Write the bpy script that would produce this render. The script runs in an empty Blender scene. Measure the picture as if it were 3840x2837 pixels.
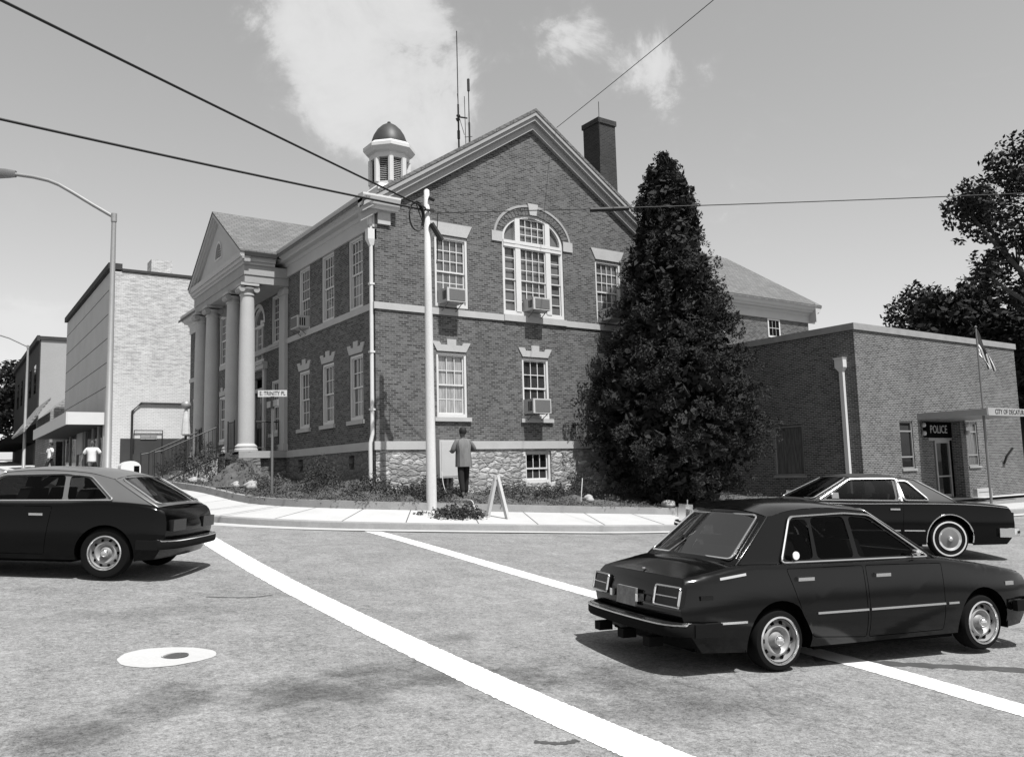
import bpy, bmesh, math, random
from mathutils import Vector, Matrix
from mathutils.geometry import tessellate_polygon
sc = bpy.context.scene
col = sc.collection
R = math.radians
PI = math.pi
random.seed(7)

# ------------------------------------------------------------------ materials
MATS = {}
K = .72
def _base(name):
    m = bpy.data.materials.new(name); m.use_nodes = True
    nt = m.node_tree; b = nt.nodes['Principled BSDF']
    MATS[name] = m
    return m, nt, b
def mth(nt, op, a, b=None, c=None, clamp=False):
    n = nt.nodes.new('ShaderNodeMath'); n.operation = op; n.use_clamp = clamp
    for i, x in enumerate((a, b, c)):
        if x is None: continue
        if isinstance(x, (int, float)): n.inputs[i].default_value = x
        else: nt.links.new(x, n.inputs[i])
    return n.outputs[0]
def noise_node(nt, vec, scale, detail=4, rough=.55, stretch=None, dist=0):
    n = nt.nodes.new('ShaderNodeTexNoise'); n.inputs['Scale'].default_value = scale
    n.inputs['Detail'].default_value = detail; n.inputs['Roughness'].default_value = rough
    n.inputs['Distortion'].default_value = dist
    if stretch:
        mp = nt.nodes.new('ShaderNodeMapping'); mp.inputs['Scale'].default_value = stretch
        nt.links.new(vec, mp.inputs['Vector']); vec = mp.outputs[0]
    nt.links.new(vec, n.inputs['Vector'])
    return n.outputs['Fac']
def coords(nt, kind='Object'):
    return nt.nodes.new('ShaderNodeTexCoord').outputs[kind]
def sstep(nt, x, a, b):
    n = nt.nodes.new('ShaderNodeMapRange'); n.interpolation_type = 'SMOOTHSTEP'
    n.inputs['From Min'].default_value = a; n.inputs['From Max'].default_value = b
    nt.links.new(x, n.inputs['Value']); return n.outputs[0]
def mixf(nt, f, a, b):
    n = nt.nodes.new('ShaderNodeMix'); n.data_type = 'FLOAT'
    nt.links.new(f, n.inputs[0])
    for i, x in ((2, a), (3, b)):
        if isinstance(x, (int, float)): n.inputs[i].default_value = x
        else: nt.links.new(x, n.inputs[i])
    return n.outputs[0]
def bumpn(nt, b, h, strength=.3, dist=.01):
    n = nt.nodes.new('ShaderNodeBump'); n.inputs['Strength'].default_value = strength
    n.inputs['Distance'].default_value = dist
    nt.links.new(h, n.inputs['Height']); nt.links.new(n.outputs[0], b.inputs['Normal'])
def grey(name, v, rough=.8, spec=.3, metal=0, var=.15, scale=3, fine=.08, fscale=40, bump=0, stretch=None, kind='Object', coat=0):
    if metal < 1: v = v*K
    m, nt, b = _base(name)
    vec = coords(nt, kind)
    n1 = noise_node(nt, vec, scale, 5, .6, stretch)
    n2 = noise_node(nt, vec, fscale, 3, .6)
    f = mth(nt, 'ADD', mth(nt, 'MULTIPLY', mth(nt, 'SUBTRACT', n1, .5), 2.6*var), 1)
    g = mth(nt, 'ADD', mth(nt, 'MULTIPLY', mth(nt, 'SUBTRACT', n2, .5), 2.6*fine), 1)
    o = mth(nt, 'MULTIPLY', mth(nt, 'MULTIPLY', f, g), v, clamp=True)
    nt.links.new(o, b.inputs['Base Color'])
    b.inputs['Roughness'].default_value = rough
    b.inputs['Specular IOR Level'].default_value = spec
    b.inputs['Metallic'].default_value = metal
    b.inputs['Coat Weight'].default_value = coat
    b.inputs['Coat Roughness'].default_value = .04
    if bump: bumpn(nt, b, n2, bump, .02)
    return m
def brickmat(name, c1, c2, mortar, bw=.215, bh=.0755, ms=.011, var=.2, stain=None, rough=.9, bias=0, kind='UV'):
    m, nt, b = _base(name)
    vec = coords(nt, kind)
    t = nt.nodes.new('ShaderNodeTexBrick')
    t.inputs['Scale'].default_value = 1; t.inputs['Brick Width'].default_value = bw
    t.inputs['Row Height'].default_value = bh; t.inputs['Mortar Size'].default_value = ms
    t.inputs['Mortar Smooth'].default_value = .2; t.inputs['Bias'].default_value = bias
    for k, v in (('Color1', c1), ('Color2', c2), ('Mortar', mortar)):
        v *= K; t.inputs[k].default_value = (v, v, v, 1)
    nt.links.new(vec, t.inputs['Vector'])
    n1 = noise_node(nt, vec, .7, 6, .65)
    n2 = noise_node(nt, vec, 9, 3, .6, (.5, 1.4, 1))
    f = mth(nt, 'ADD', mth(nt, 'MULTIPLY', mth(nt, 'SUBTRACT', n1, .5), 2.4*var), 1)
    g = mth(nt, 'ADD', mth(nt, 'MULTIPLY', mth(nt, 'SUBTRACT', n2, .5), 1.1*var), 1)
    n4 = noise_node(nt, vec, 26, 3, .7, (.45, 1.2, 1))
    g = mth(nt, 'MULTIPLY', g, mth(nt, 'ADD', mth(nt, 'MULTIPLY', mth(nt, 'SUBTRACT', n4, .5), 2.6*var), 1))
    o = mth(nt, 'MULTIPLY', t.outputs['Color'], mth(nt, 'MULTIPLY', f, g), clamp=True)
    if stain:   # (worn dark courses above a height, low limit, high limit)
        lo, hi, dark = stain
        sep = nt.nodes.new('ShaderNodeSeparateXYZ'); nt.links.new(vec, sep.inputs[0])
        n3 = noise_node(nt, vec, 3.2, 9, .82, (.55, 2.6, 1), .2)
        th = sstep(nt, sep.outputs[1], lo, hi)
        k = mth(nt, 'ADD', n3, mth(nt, 'MULTIPLY', th, .13))
        o = mixf(nt, mth(nt, 'MULTIPLY', sstep(nt, k, .57, .72), .6), o, dark)
    nt.links.new(o, b.inputs['Base Color'])
    b.inputs['Roughness'].default_value = rough; b.inputs['Specular IOR Level'].default_value = .2
    inv = mth(nt, 'SUBTRACT', 1, t.outputs['Fac'])
    bumpn(nt, b, inv, .35, .006)
    return m
def stonemat(name, v, joint=.08, sx=2.2, sy=4.2, var=.35):
    v *= K; joint *= K
    m, nt, b = _base(name)
    vec = coords(nt, 'UV')
    mp = nt.nodes.new('ShaderNodeMapping'); mp.inputs['Scale'].default_value = (sx, sy, 1)
    nt.links.new(vec, mp.inputs['Vector'])
    n0 = nt.nodes.new('ShaderNodeTexNoise'); n0.inputs['Scale'].default_value = 1.6; nt.links.new(mp.outputs[0], n0.inputs['Vector'])
    add = nt.nodes.new('ShaderNodeVectorMath'); add.operation = 'MULTIPLY_ADD'
    nt.links.new(n0.outputs['Color'], add.inputs[0]); add.inputs[1].default_value = (1.3, .9, 0); nt.links.new(mp.outputs[0], add.inputs[2])
    vo = nt.nodes.new('ShaderNodeTexVoronoi'); vo.feature = 'DISTANCE_TO_EDGE'; vo.voronoi_dimensions = '2D'
    vc = nt.nodes.new('ShaderNodeTexVoronoi'); vc.voronoi_dimensions = '2D'
    for q in (vo, vc): q.inputs['Scale'].default_value = 1; q.inputs['Randomness'].default_value = .85; nt.links.new(add.outputs[0], q.inputs['Vector'])
    sep = nt.nodes.new('ShaderNodeSeparateColor'); nt.links.new(vc.outputs['Color'], sep.inputs[0])
    n1 = noise_node(nt, vec, 9, 6, .7)
    s = mth(nt, 'MULTIPLY', mth(nt, 'ADD', mth(nt, 'MULTIPLY', mth(nt, 'SUBTRACT', sep.outputs[0], .5), var), 1), v)
    s = mth(nt, 'MULTIPLY', s, mth(nt, 'ADD', mth(nt, 'MULTIPLY', mth(nt, 'SUBTRACT', n1, .5), 2.2), 1))
    e = sstep(nt, mth(nt, 'ADD', vo.outputs['Distance'], mth(nt, 'MULTIPLY', mth(nt, 'SUBTRACT', n1, .5), .06)), .0, .085)
    o = mixf(nt, e, joint, s)
    gap = sstep(nt, noise_node(nt, vec, 2.6, 5, .7, (1, 2.2, 1)), .60, .70)
    ej = sstep(nt, vo.outputs['Distance'], .12, .02)
    o = mixf(nt, mth(nt, 'MULTIPLY', gap, ej), o, .03)
    nt.links.new(o, b.inputs['Base Color']); b.inputs['Roughness'].default_value = .9
    h = mth(nt, 'ADD', sstep(nt, vo.outputs['Distance'], 0, .25), mth(nt, 'MULTIPLY', n1, .5))
    bumpn(nt, b, h, .8, .022)
    return m
def shinglemat(name, v, var=.25, bh=.14):
    m = brickmat(name, v*.85, v*1.15, v*.55, bw=.25, bh=bh, ms=.012, var=var, rough=.85)
    return m
def glassmat(name, v, spec=.6, rough=.03):
    m, nt, b = _base(name)
    vec = coords(nt); n = noise_node(nt, vec, 1.4, 3)
    o = mth(nt, 'MULTIPLY', mth(nt, 'ADD', mth(nt, 'MULTIPLY', mth(nt, 'SUBTRACT', n, .5), 1.4), 1), v, clamp=True)
    nt.links.new(o, b.inputs['Base Color']); b.inputs['Roughness'].default_value = rough
    b.inputs['Specular IOR Level'].default_value = spec
    bumpn(nt, b, noise_node(nt, vec, 2.2, 1), .06, .05)
    return m
def blindmat(name, v1, v2, period=.05):
    v1 *= K; v2 *= K
    m, nt, b = _base(name)
    vec = coords(nt, 'UV'); n = noise_node(nt, vec, 3, 4, .6, (6, .6, 1))
    o = mixf(nt, sstep(nt, n, .35, .65), v1, v2)
    nt.links.new(o, b.inputs['Base Color']); b.inputs['Roughness'].default_value = .15
    b.inputs['Coat Weight'].default_value = .6; b.inputs['Coat Roughness'].default_value = .03
    return m
def carglass(name, tint=.22):
    m, nt, b = _base(name)
    nt.nodes.remove(b)
    tr = nt.nodes.new('ShaderNodeBsdfTransparent'); tr.inputs[0].default_value = (tint,)*3 + (1,)
    gl = nt.nodes.new('ShaderNodeBsdfGlossy'); gl.inputs['Roughness'].default_value = .02
    fr = nt.nodes.new('ShaderNodeFresnel'); fr.inputs[0].default_value = 1.42
    mx = nt.nodes.new('ShaderNodeMixShader')
    nt.links.new(mth(nt, 'MULTIPLY', fr.outputs[0], .26, clamp=True), mx.inputs[0]); nt.links.new(tr.outputs[0], mx.inputs[1]); nt.links.new(gl.outputs[0], mx.inputs[2])
    nt.links.new(mx.outputs[0], nt.nodes['Material Output'].inputs[0])
    return m
def asphalt(name):
    m, nt, b = _base(name)
    vec = coords(nt)
    big = noise_node(nt, vec, .33, 6, .62, (1, .55, 1))
    mid = noise_node(nt, vec, 2.3, 7, .7)
    fine = noise_node(nt, vec, 42, 3, .75)
    vf = noise_node(nt, vec, 110, 2, .8)
    v = mth(nt, 'ADD', .24, mth(nt, 'MULTIPLY', mth(nt, 'SUBTRACT', big, .5), .13))
    v = mth(nt, 'ADD', v, mth(nt, 'MULTIPLY', mth(nt, 'SUBTRACT', mid, .5), .25))
    crs = noise_node(nt, vec, 16, 6, .8)
    v = mth(nt, 'ADD', v, mth(nt, 'MULTIPLY', mth(nt, 'SUBTRACT', crs, .5), .50))
    v = mth(nt, 'ADD', v, mth(nt, 'MULTIPLY', mth(nt, 'SUBTRACT', fine, .5), .42))
    v = mth(nt, 'ADD', v, mth(nt, 'MULTIPLY', mth(nt, 'SUBTRACT', vf, .5), .42))
    # oil stains: soft dark patches with a place of their own on the road
    sep = nt.nodes.new('ShaderNodeSeparateXYZ'); nt.links.new(vec, sep.inputs[0])
    wob = mth(nt, 'MULTIPLY', mth(nt, 'SUBTRACT', mid, .5), 1.6)
    for (x, y, rx, ry, k) in STAINS:
        dx = mth(nt, 'DIVIDE', mth(nt, 'SUBTRACT', sep.outputs[0], x), rx)
        dy = mth(nt, 'DIVIDE', mth(nt, 'SUBTRACT', sep.outputs[1], y), ry)
        d = mth(nt, 'SQRT', mth(nt, 'ADD', mth(nt, 'MULTIPLY', dx, dx), mth(nt, 'MULTIPLY', dy, dy)))
        f = sstep(nt, mth(nt, 'ADD', d, wob), 1.15, .1)
        v = mth(nt, 'MULTIPLY', v, mth(nt, 'SUBTRACT', 1, mth(nt, 'MULTIPLY', f, k)))
    cr = nt.nodes.new('ShaderNodeTexVoronoi'); cr.feature = 'DISTANCE_TO_EDGE'; cr.inputs['Scale'].default_value = .16
    nz = nt.nodes.new('ShaderNodeTexNoise'); nz.inputs['Scale'].default_value = 1.3; nz.inputs['Detail'].default_value = 5; nt.links.new(vec, nz.inputs['Vector'])
    ad = nt.nodes.new('ShaderNodeVectorMath'); ad.operation = 'MULTIPLY_ADD'; nt.links.new(nz.outputs['Color'], ad.inputs[0]); ad.inputs[1].default_value = (.9, .9, .9); nt.links.new(vec, ad.inputs[2])
    nt.links.new(ad.outputs[0], cr.inputs['Vector'])
    v = mth(nt, 'MULTIPLY', v, mixf(nt, sstep(nt, cr.outputs['Distance'], .0, .004), .80, 1.0))
    v = mth(nt, 'MAXIMUM', mth(nt, 'MULTIPLY', v, K), .012)
    nt.links.new(v, b.inputs['Base Color']); b.inputs['Roughness'].default_value = .92
    b.inputs['Specular IOR Level'].default_value = .2
    bumpn(nt, b, fine, .5, .01)
    return m
STAINS = [(2.3, 5.75, .75, .65, .55), (1.35, 6.0, .5, .5, .4), (3.45, 5.75, .9, .55, .5), (4.4, 5.2, .9, .6, .35), (.75, 5.5, .4, .5, .5), (.55, 4.4, .4, .5, .4),
          (4.6, 4.3, 1.2, .7, .35), (4.1, 7.0, .3, .25, .35), (2.9, 3.6, .5, .2, .3), (1.9, 9.2, 1.6, .5, .18), (2.9, 6.2, .9, .3, .3)]

asphalt('asphalt')
grey('concrete', .50, .9, var=.10, scale=1.5, fine=.08, fscale=30, bump=.2)
grey('kerb_concrete', .30, .9, var=.22, scale=2.5, fine=.12, fscale=30, bump=.3)
grey('gutter_concrete', .48, .9, var=.12, scale=2, fine=.08)
grey('tar', .07, .8, var=.3, scale=6)  # small tar seams, and the shadow band painted on the road
grey('soil', .10, .95, var=.5, scale=2.2, fine=.5, fscale=14, bump=.8)
grey('grass_ground', .07, .95, var=.3, scale=1, fine=.4, fscale=20)
def roadpaint(name):
    m, nt, b = _base(name); vec = coords(nt)
    n1 = noise_node(nt, vec, 7, 7, .72); n2 = noise_node(nt, vec, 60, 3, .7); n3 = noise_node(nt, vec, 1.2, 3, .6)
    k = sstep(nt, mth(nt, 'ADD', n1, mth(nt, 'ADD', mth(nt, 'MULTIPLY', mth(nt, 'SUBTRACT', n2, .5), .5), mth(nt, 'MULTIPLY', mth(nt, 'SUBTRACT', n3, .5), .35))), .60, .74)
    o = mixf(nt, k, mixf(nt, n2, .50, .62), .22)
    nt.links.new(o, b.inputs['Base Color']); b.inputs['Roughness'].default_value = .8
roadpaint('road_paint')
grey('white_paint', .66, .5, var=.05, scale=2, fine=.03)
grey('trim_paint', .50, .6, var=.08, scale=2, fine=.04)
grey('rake_paint', .36, .6, var=.08, scale=3, fine=.05)
grey('limestone', .46, .85, var=.12, scale=2.5, fine=.08, fscale=25)
grey('old_stone', .36, .85, var=.16, scale=2, fine=.1, fscale=20)
grey('column_stone', .48, .8, var=.10, scale=1.5, fine=.10, fscale=30)
grey('dark_metal', .03, .5, metal=.2)
grey('cast_iron', .10, .6, var=.4, scale=30)
grey('grey_metal', .22, .45, metal=.5, var=.1)
grey('galvanised', .34, .5, metal=.3, var=.1)
grey('pole_wood', .64, .8, var=.12, scale=3, fine=.12, fscale=30, stretch=(5, 5, .3))
grey('weathered_wood', .55, .85, var=.10, scale=5, fine=.14, fscale=30, stretch=(6, 6, .4))
grey('black_cable', .015, .6)
grey('black', .003, .9, .05)
grey('dome_metal', .05, .5, var=.3, scale=4)
grey('cabinet_paint', .52, .6, var=.05)
grey('ac_paint', .50, .6, var=.08)
grey('ac_grille', .14, .7, var=.3, scale=30, stretch=(1, 1, 6))
grey('ac_dark', .012, .8)
grey('rock', .40, .9, var=.3, scale=5, fine=.2, fscale=30, bump=.5)
grey('leaf_dark', .030, .8, .12, var=.5, scale=1.2)
grey('leaf_conifer', .030, .8, .15, var=.7, scale=1.3)
grey('leaf_shrub', .055, .85, .12, var=.5, scale=3)
grey('leaf_dry', .10, .8, .2, var=.5, scale=3)
grey('bark', .06, .9, var=.3, scale=8)
grey('skin', .33, .6, var=.05)
grey('skin_dark', .12, .6, var=.05)
grey('cloth_dark', .012, .9, var=.2)
grey('cloth_mid', .10, .9, var=.2, scale=8)
grey('cloth_grey', .17, .9, var=.35, scale=9, stretch=(2.5, 1, .5))
grey('cloth_light', .45, .9, var=.06, scale=8)
grey('cloth_white', .75, .9, var=.05)
grey('hair', .015, .7)
grey('car_paint', .002, .12, .36, var=.05, fine=0)
grey('coupe_paint', .0015, .13, .20, var=.05, fine=0)
grey('vinyl', .03, .6, .4, var=.15, fscale=90, fine=.2)
grey('grey_roof_paint', .12, .35, .5, var=.05, fine=0, coat=.3)  # roof and pillars of the fastback, paler than its body
grey('white_car_paint', .75, .3, .5, var=.03, fine=0, coat=.5)
grey('chrome', .75, .18, metal=1, var=.05, fine=.0)
grey('rubber', .005, .9, .15, var=.2)
grey('whitewall', .62, .7, var=.05)
grey('lamp_red', .008, .2, .3, var=.2, scale=20)
grey('plate', .2, .6, var=.5, scale=18, fine=.4, fscale=60)
grey('interior', .012, .8)
grey('seat_grey', .30, .85)
grey('seat_cloth', .05, .85)
grey('sticker', .8, .5, var=.03)
grey('flag_white', 1.0, .85, var=.05)
grey('flag_red', .07, .85, var=.05)
grey('flag_blue', .03, .85, var=.05)
grey('sign_white', .55, .5, var=.2, scale=14)
grey('sign_ink', .02, .6)
grey('far_plaster', .36, .9, var=.08, scale=.6, fine=.08, fscale=9)
grey('far_dark', .05, .9, var=.3, scale=1)
grey('canopy_soffit', .06, .9)
grey('panel_grey', .55, .85, var=.12, scale=.7, fine=.08, fscale=10)
brickmat('brick', .040, .150, .185, bw=.165, bh=.056, ms=.009, var=.33)
brickmat('police_brick', .035, .135, .27, bw=.19, bh=.062, var=.34, ms=.010)
brickmat('chimney_brick', .028, .05, .06, bw=.165, bh=.056, var=.35)
brickmat('white_brick', .62, .68, .46, var=.16, stain=(3.8, 7.8, .15))
brickmat('far_brick', .10, .20, .30, bw=.5, bh=.22, ms=.04, var=.3)
brickmat('pale_brick', .26, .38, .20, bw=.45, bh=.16, ms=.03, var=.3)
stonemat('rubble_stone', .36, .17, 3.4, 7.0, .8)
stonemat('pier_stone', .17, .07, 2.4, 7.5, .5)
stonemat('side_stone', .16, .09, 2.6, 5.0, .4)
shinglemat('shingle', .165)
shinglemat('far_shingle', .24, .12)
glassmat('glass', .03, .5)
glassmat('glass_grey', .10, .5)
glassmat('glass_black', .008, .3)
blindmat('curtain', .22, .40)
blindmat('blind_grey', .08, .15)
carglass('car_glass', .22)
carglass('car_glass_dark', .12)

# ------------------------------------------------------------------ mesh helpers
def tag(o, label=None, cat=None, group=None, kind=None):
    if label: o['label'] = label
    if cat: o['category'] = cat
    if group: o['group'] = group
    if kind: o['kind'] = kind
    return o
def thing(name, label, cat, loc=(0, 0, 0), rotz=0, group=None, rot=None):
    o = bpy.data.objects.new(name, None); col.objects.link(o)
    o.empty_display_size = .2
    o.location = loc; o.rotation_euler = rot if rot else (0, 0, rotz)
    return tag(o, label, cat, group)
def link(name, me, mat, parent=None):
    o = bpy.data.objects.new(name, me); col.objects.link(o)
    if mat is not None:
        if len(me.materials): me.materials.clear()
        for m in (mat if isinstance(mat, (list, tuple)) else [mat]): me.materials.append(MATS[m])
    if parent: o.parent = parent
    return o
ID = lambda u, w, v: (u, w, v)
def finish(bm, name, mat, parent, smooth=None, recalc=True, uvswap=None):
    if recalc: bmesh.ops.recalc_face_normals(bm, faces=bm.faces[:])
    uv = bm.loops.layers.uv.verify()
    bm.normal_update()
    for f in bm.faces:
        n = f.normal; ax, ay, az = abs(n.x), abs(n.y), abs(n.z)
        for l in f.loops:
            c = l.vert.co
            if az > .8: l[uv].uv = (c.x, c.y)
            elif ax >= ay: l[uv].uv = (c.y, c.z)
            else: l[uv].uv = (c.x, c.z)
        if smooth: f.smooth = True
    if smooth:
        a = R(smooth)
        for e in bm.edges:
            if len(e.link_faces) == 2 and e.calc_face_angle(0) > a: e.smooth = False
    me = bpy.data.meshes.new(name); bm.to_mesh(me); bm.free()
    return link(name, me, mat, parent)
class MB:
    def __init__(s, T=ID): s.v = []; s.f = []; s.mi = []; s.T = T; s.cur = 0
    def add(s, vs, fs):
        b = len(s.v); s.v += [s.T(*p) for p in vs]
        for f in fs: s.f.append([b+i for i in f]); s.mi.append(s.cur)
        return s
    def box(s, u0, u1, w0, w1, v0, v1):
        return s.add([(u0,w0,v0),(u1,w0,v0),(u1,w1,v0),(u0,w1,v0),(u0,w0,v1),(u1,w0,v1),(u1,w1,v1),(u0,w1,v1)],
                     [(0,3,2,1),(4,5,6,7),(0,1,5,4),(1,2,6,5),(2,3,7,6),(3,0,4,7)])
    def loft(s, rings, cap=True, close=True):
        n = len(rings[0]); vs = [p for r in rings for p in r]; fs = []
        for i in range(len(rings)-1):
            for j in range(n if close else n-1):
                k = (j+1) % n
                fs.append((i*n+j, i*n+k, (i+1)*n+k, (i+1)*n+j))
        if cap: fs.append(tuple(range(n-1, -1, -1))); fs.append(tuple((len(rings)-1)*n+i for i in range(n)))
        return s.add(vs, fs)
    def prism(s, poly, w0, w1):       # poly in (u, v), extruded along w
        return s.loft([[(p[0], w0, p[1]) for p in poly], [(p[0], w1, p[1]) for p in poly]])
    def prismu(s, poly, u0, u1):      # poly in (w, v), extruded along u
        return s.loft([[(u0, p[0], p[1]) for p in poly], [(u1, p[0], p[1]) for p in poly]])
    def tube(s, pts, r, n=8, cap=True):
        pts = [Vector(p) for p in pts]; rings = []
        rr = r if isinstance(r, (list, tuple)) else [r]*len(pts)
        up = Vector((0, 0, 1))
        for i, p in enumerate(pts):
            d = (pts[min(i+1, len(pts)-1)] - pts[max(i-1, 0)])
            d = d.normalized() if d.length > 1e-9 else Vector((0, 0, 1))
            a = d.cross(up if abs(d.z) < .95 else Vector((1, 0, 0))).normalized(); b = d.cross(a)
            rings.append([tuple(p + rr[i]*(math.cos(2*PI*k/n)*a + math.sin(2*PI*k/n)*b)) for k in range(n)])
        return s.loft(rings, cap)
    def lathe(s, prof, c=(0, 0, 0), axis='z', n=24, cap=True):
        rings = []
        for r, h in prof:
            ring = []
            for k in range(n):
                a = 2*PI*k/n; x, y = r*math.cos(a), r*math.sin(a)
                if axis == 'z': ring.append((c[0]+x, c[1]+y, c[2]+h))
                elif axis == 'y': ring.append((c[0]+x, c[1]+h, c[2]+y))
                else: ring.append((c[0]+h, c[1]+x, c[2]+y))
            rings.append(ring)
        return s.loft(rings, cap)
    def grid(s, fn, nu, nv):
        vs = [fn(i/nu, j/nv) for i in range(nu+1) for j in range(nv+1)]
        fs = [(i*(nv+1)+j, (i+1)*(nv+1)+j, (i+1)*(nv+1)+j+1, i*(nv+1)+j+1) for i in range(nu) for j in range(nv)]
        return s.add(vs, fs)
    def poly(s, outline, holes=(), w=0):
        loops = [[Vector((p[0], p[1], 0)) for p in outline]] + [[Vector((p[0], p[1], 0)) for p in h] for h in holes]
        flat = [p for l in loops for p in l]
        tris = tessellate_polygon(loops)
        return s.add([(p.x, w, p.y) for p in flat], [tuple(t) for t in tris])
    def reveal(s, hole, w0, w1):
        n = len(hole)
        vs = [(p[0], w0, p[1]) for p in hole] + [(p[0], w1, p[1]) for p in hole]
        return s.add(vs, [(i, (i+1) % n, n+(i+1) % n, n+i) for i in range(n)])
    def pieces(s, name, mat, parent=None, smooth=None):
        par = list(range(len(s.v)))
        def find(a):
            while par[a] != a: par[a] = par[par[a]]; a = par[a]
            return a
        for f in s.f:
            for i in f[1:]: par[find(i)] = find(f[0])
        groups = {}
        for f in s.f: groups.setdefault(find(f[0]), []).append(f)
        out = []
        for fs in groups.values():
            idx = sorted({i for f in fs for i in f}); mp = {i: k for k, i in enumerate(idx)}
            q = MB(); q.v = [s.v[i] for i in idx]; q.f = [[mp[i] for i in f] for f in fs]; q.mi = [0]*len(fs)
            out.append(q.build(name, mat, parent, smooth))
        return out
    def build(s, name, mat, parent=None, smooth=None, merge=False, recalc=True):
        bm = bmesh.new()
        vs = [bm.verts.new(p) for p in s.v]
        for f, mi in zip(s.f, s.mi):
            try:
                q = bm.faces.new([vs[i] for i in f]); q.material_index = mi
            except ValueError: pass
        if merge: bmesh.ops.remove_doubles(bm, verts=bm.verts[:], dist=1e-4)
        return finish(bm, name, mat, parent, smooth, recalc)
def rect(u0, u1, v0, v1): return [(u0, v0), (u1, v0), (u1, v1), (u0, v1)]
def off(T, dw): return lambda u, w, v: T(u, w+dw, v)
def lerp(a, b, t): return a+(b-a)*t
def interp(L, x):
    if x <= L[0][0]: return L[0][1]
    for (a, va), (b, vb) in zip(L, L[1:]):
        if x <= b:
            return va + (vb-va)*(x-a)/(b-a)
    return L[-1][1]
def sinterp(L, x):        # smooth (Catmull-Rom-like hermite) interpolation
    if x <= L[0][0]: return L[0][1]
    if x >= L[-1][0]: return L[-1][1]
    for i in range(len(L)-1):
        if L[i][0] <= x <= L[i+1][0]:
            x0, y0 = L[i]; x1, y1 = L[i+1]; h = x1-x0; t = (x-x0)/h
            def sl(k):
                if k <= 0: return (L[1][1]-L[0][1])/(L[1][0]-L[0][0])
                if k >= len(L)-1: return (L[-1][1]-L[-2][1])/(L[-1][0]-L[-2][0])
                return (L[k+1][1]-L[k-1][1])/(L[k+1][0]-L[k-1][0])
            m0, m1 = sl(i)*h, sl(i+1)*h
            return (2*t**3-3*t*t+1)*y0+(t**3-2*t*t+t)*m0+(-2*t**3+3*t*t)*y1+(t**3-t*t)*m1
def text_mesh(name, body, size, mat, parent, M4, depth=.006, wscale=1):
    cu = bpy.data.curves.new(name, 'FONT'); cu.body = body; cu.size = size; cu.extrude = depth
    cu.align_x = 'CENTER'; cu.align_y = 'CENTER'; cu.resolution_u = 2
    tmp = bpy.data.objects.new(name, cu); col.objects.link(tmp)
    bpy.context.view_layer.update()
    me = bpy.data.meshes.new_from_object(tmp.evaluated_get(bpy.context.evaluated_depsgraph_get()))
    bpy.data.objects.remove(tmp)
    me.name = name
    me.transform(M4 @ Matrix.Diagonal((wscale, 1, 1, 1)))
    return link(name, me, mat, parent)

# ------------------------------------------------------------------ terrain
def G(x, y):
    x = max(-40, min(x, 60)); y = max(-30, min(y, 130))
    xe = x if x < 12 else 12 + 4*(1-math.exp(-(x-12)/4))
    return .04*y - .035*xe - .04 - .145*math.exp(-((x-7)**2+(y-5)**2)/50) + .08*math.exp(-((x-8)**2+(y-17)**2)/32) + .05*math.exp(-((x-14.2)**2+(y-9.2)**2)/12)
def axis_steps(a, b, near0, near1, fine, coarse):
    out = [a]
    while out[-1] < b-1e-6:
        p = out[-1]; out.append(min(b, p + (fine if near0 <= p < near1 else coarse)))
    return out
xs = axis_steps(-40, 60, -6, 22, .5, 4); ys = axis_steps(-30, 130, -2, 24, .5, 4)
def sheet_xy(name, mat, xs, ys, zf):
    mb = MB(); vs = [(x, y, zf(x, y)) for x in xs for y in ys]; n = len(ys)
    mb.add(vs, [(i*n+j, (i+1)*n+j, (i+1)*n+j+1, i*n+j+1) for i in range(len(xs)-1) for j in range(n-1)])
    o = mb.build(name, mat, None, smooth=60); tag(o, kind='structure'); return o
sheet_xy('road', 'asphalt', xs, ys, G)
gx = [-2000, -500, -100, -40, -10, 20, 60, 150, 500, 2000]; gy = [-2000, -500, -100, -30, 0, 40, 80, 130, 300, 800, 2000]
sheet_xy('ground', 'grass_ground', gx, gy, lambda x, y: G(x, y)-.35)

CB = [(46,11.0),(34,11.6),(26,12.2),(20,12.9),(13.6,14.2),(10.7,15.0),(8.2,15.9),(6.4,17.1),(5.2,18.9),(4.6,21.2),(4.25,24.5),(4.15,28)]
RT = [(46,15.7,.12),(34,15.7,.12),(25.6,15.7,.16),(20.2,15.9,.24),(14.6,16.4,.55),(11.6,16.9,.73),(9.1,17.4,.88),(7.7,18.3,.97),(6.9,19.8,1.03),(6.5,21.6,1.12),(6.2,24.3,1.36),(6.1,28,1.52)]
BW = [(46,24,.5),(34,24,.5),(25.6,24.2,.5),(20.0,20.3,.75),(16.8,20.3,.90),(13.6,20.3,1.05),(10.5,20.3,1.20),(9.9,20.3,1.27),(9.8,20.8,1.30),(9.8,22.3,1.36),(9.8,25.5,1.5),(9.8,30,1.6)]
def cr(P, t):
    n = len(P)-1; t = max(0, min(n-1e-6, t)); i = int(t); f = t-i
    g = lambda k: Vector(P[max(0, min(n, k))])
    a, b, c, d = g(i-1), g(i), g(i+1), g(i+2)
    return .5*((2*b)+(-a+c)*f+(2*a-5*b+4*c-d)*f*f+(-a+3*b-3*c+d)*f**3)
NS = 90
TT = [11*i/NS for i in range(NS+1)]
def curb_pt(t):
    p = cr(CB, t); q = cr(CB, t+.02); r_ = cr(CB, t-.02); d = (q-r_).normalized(); n = Vector((d.y, -d.x))   # towards the building
    return p, n
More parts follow.
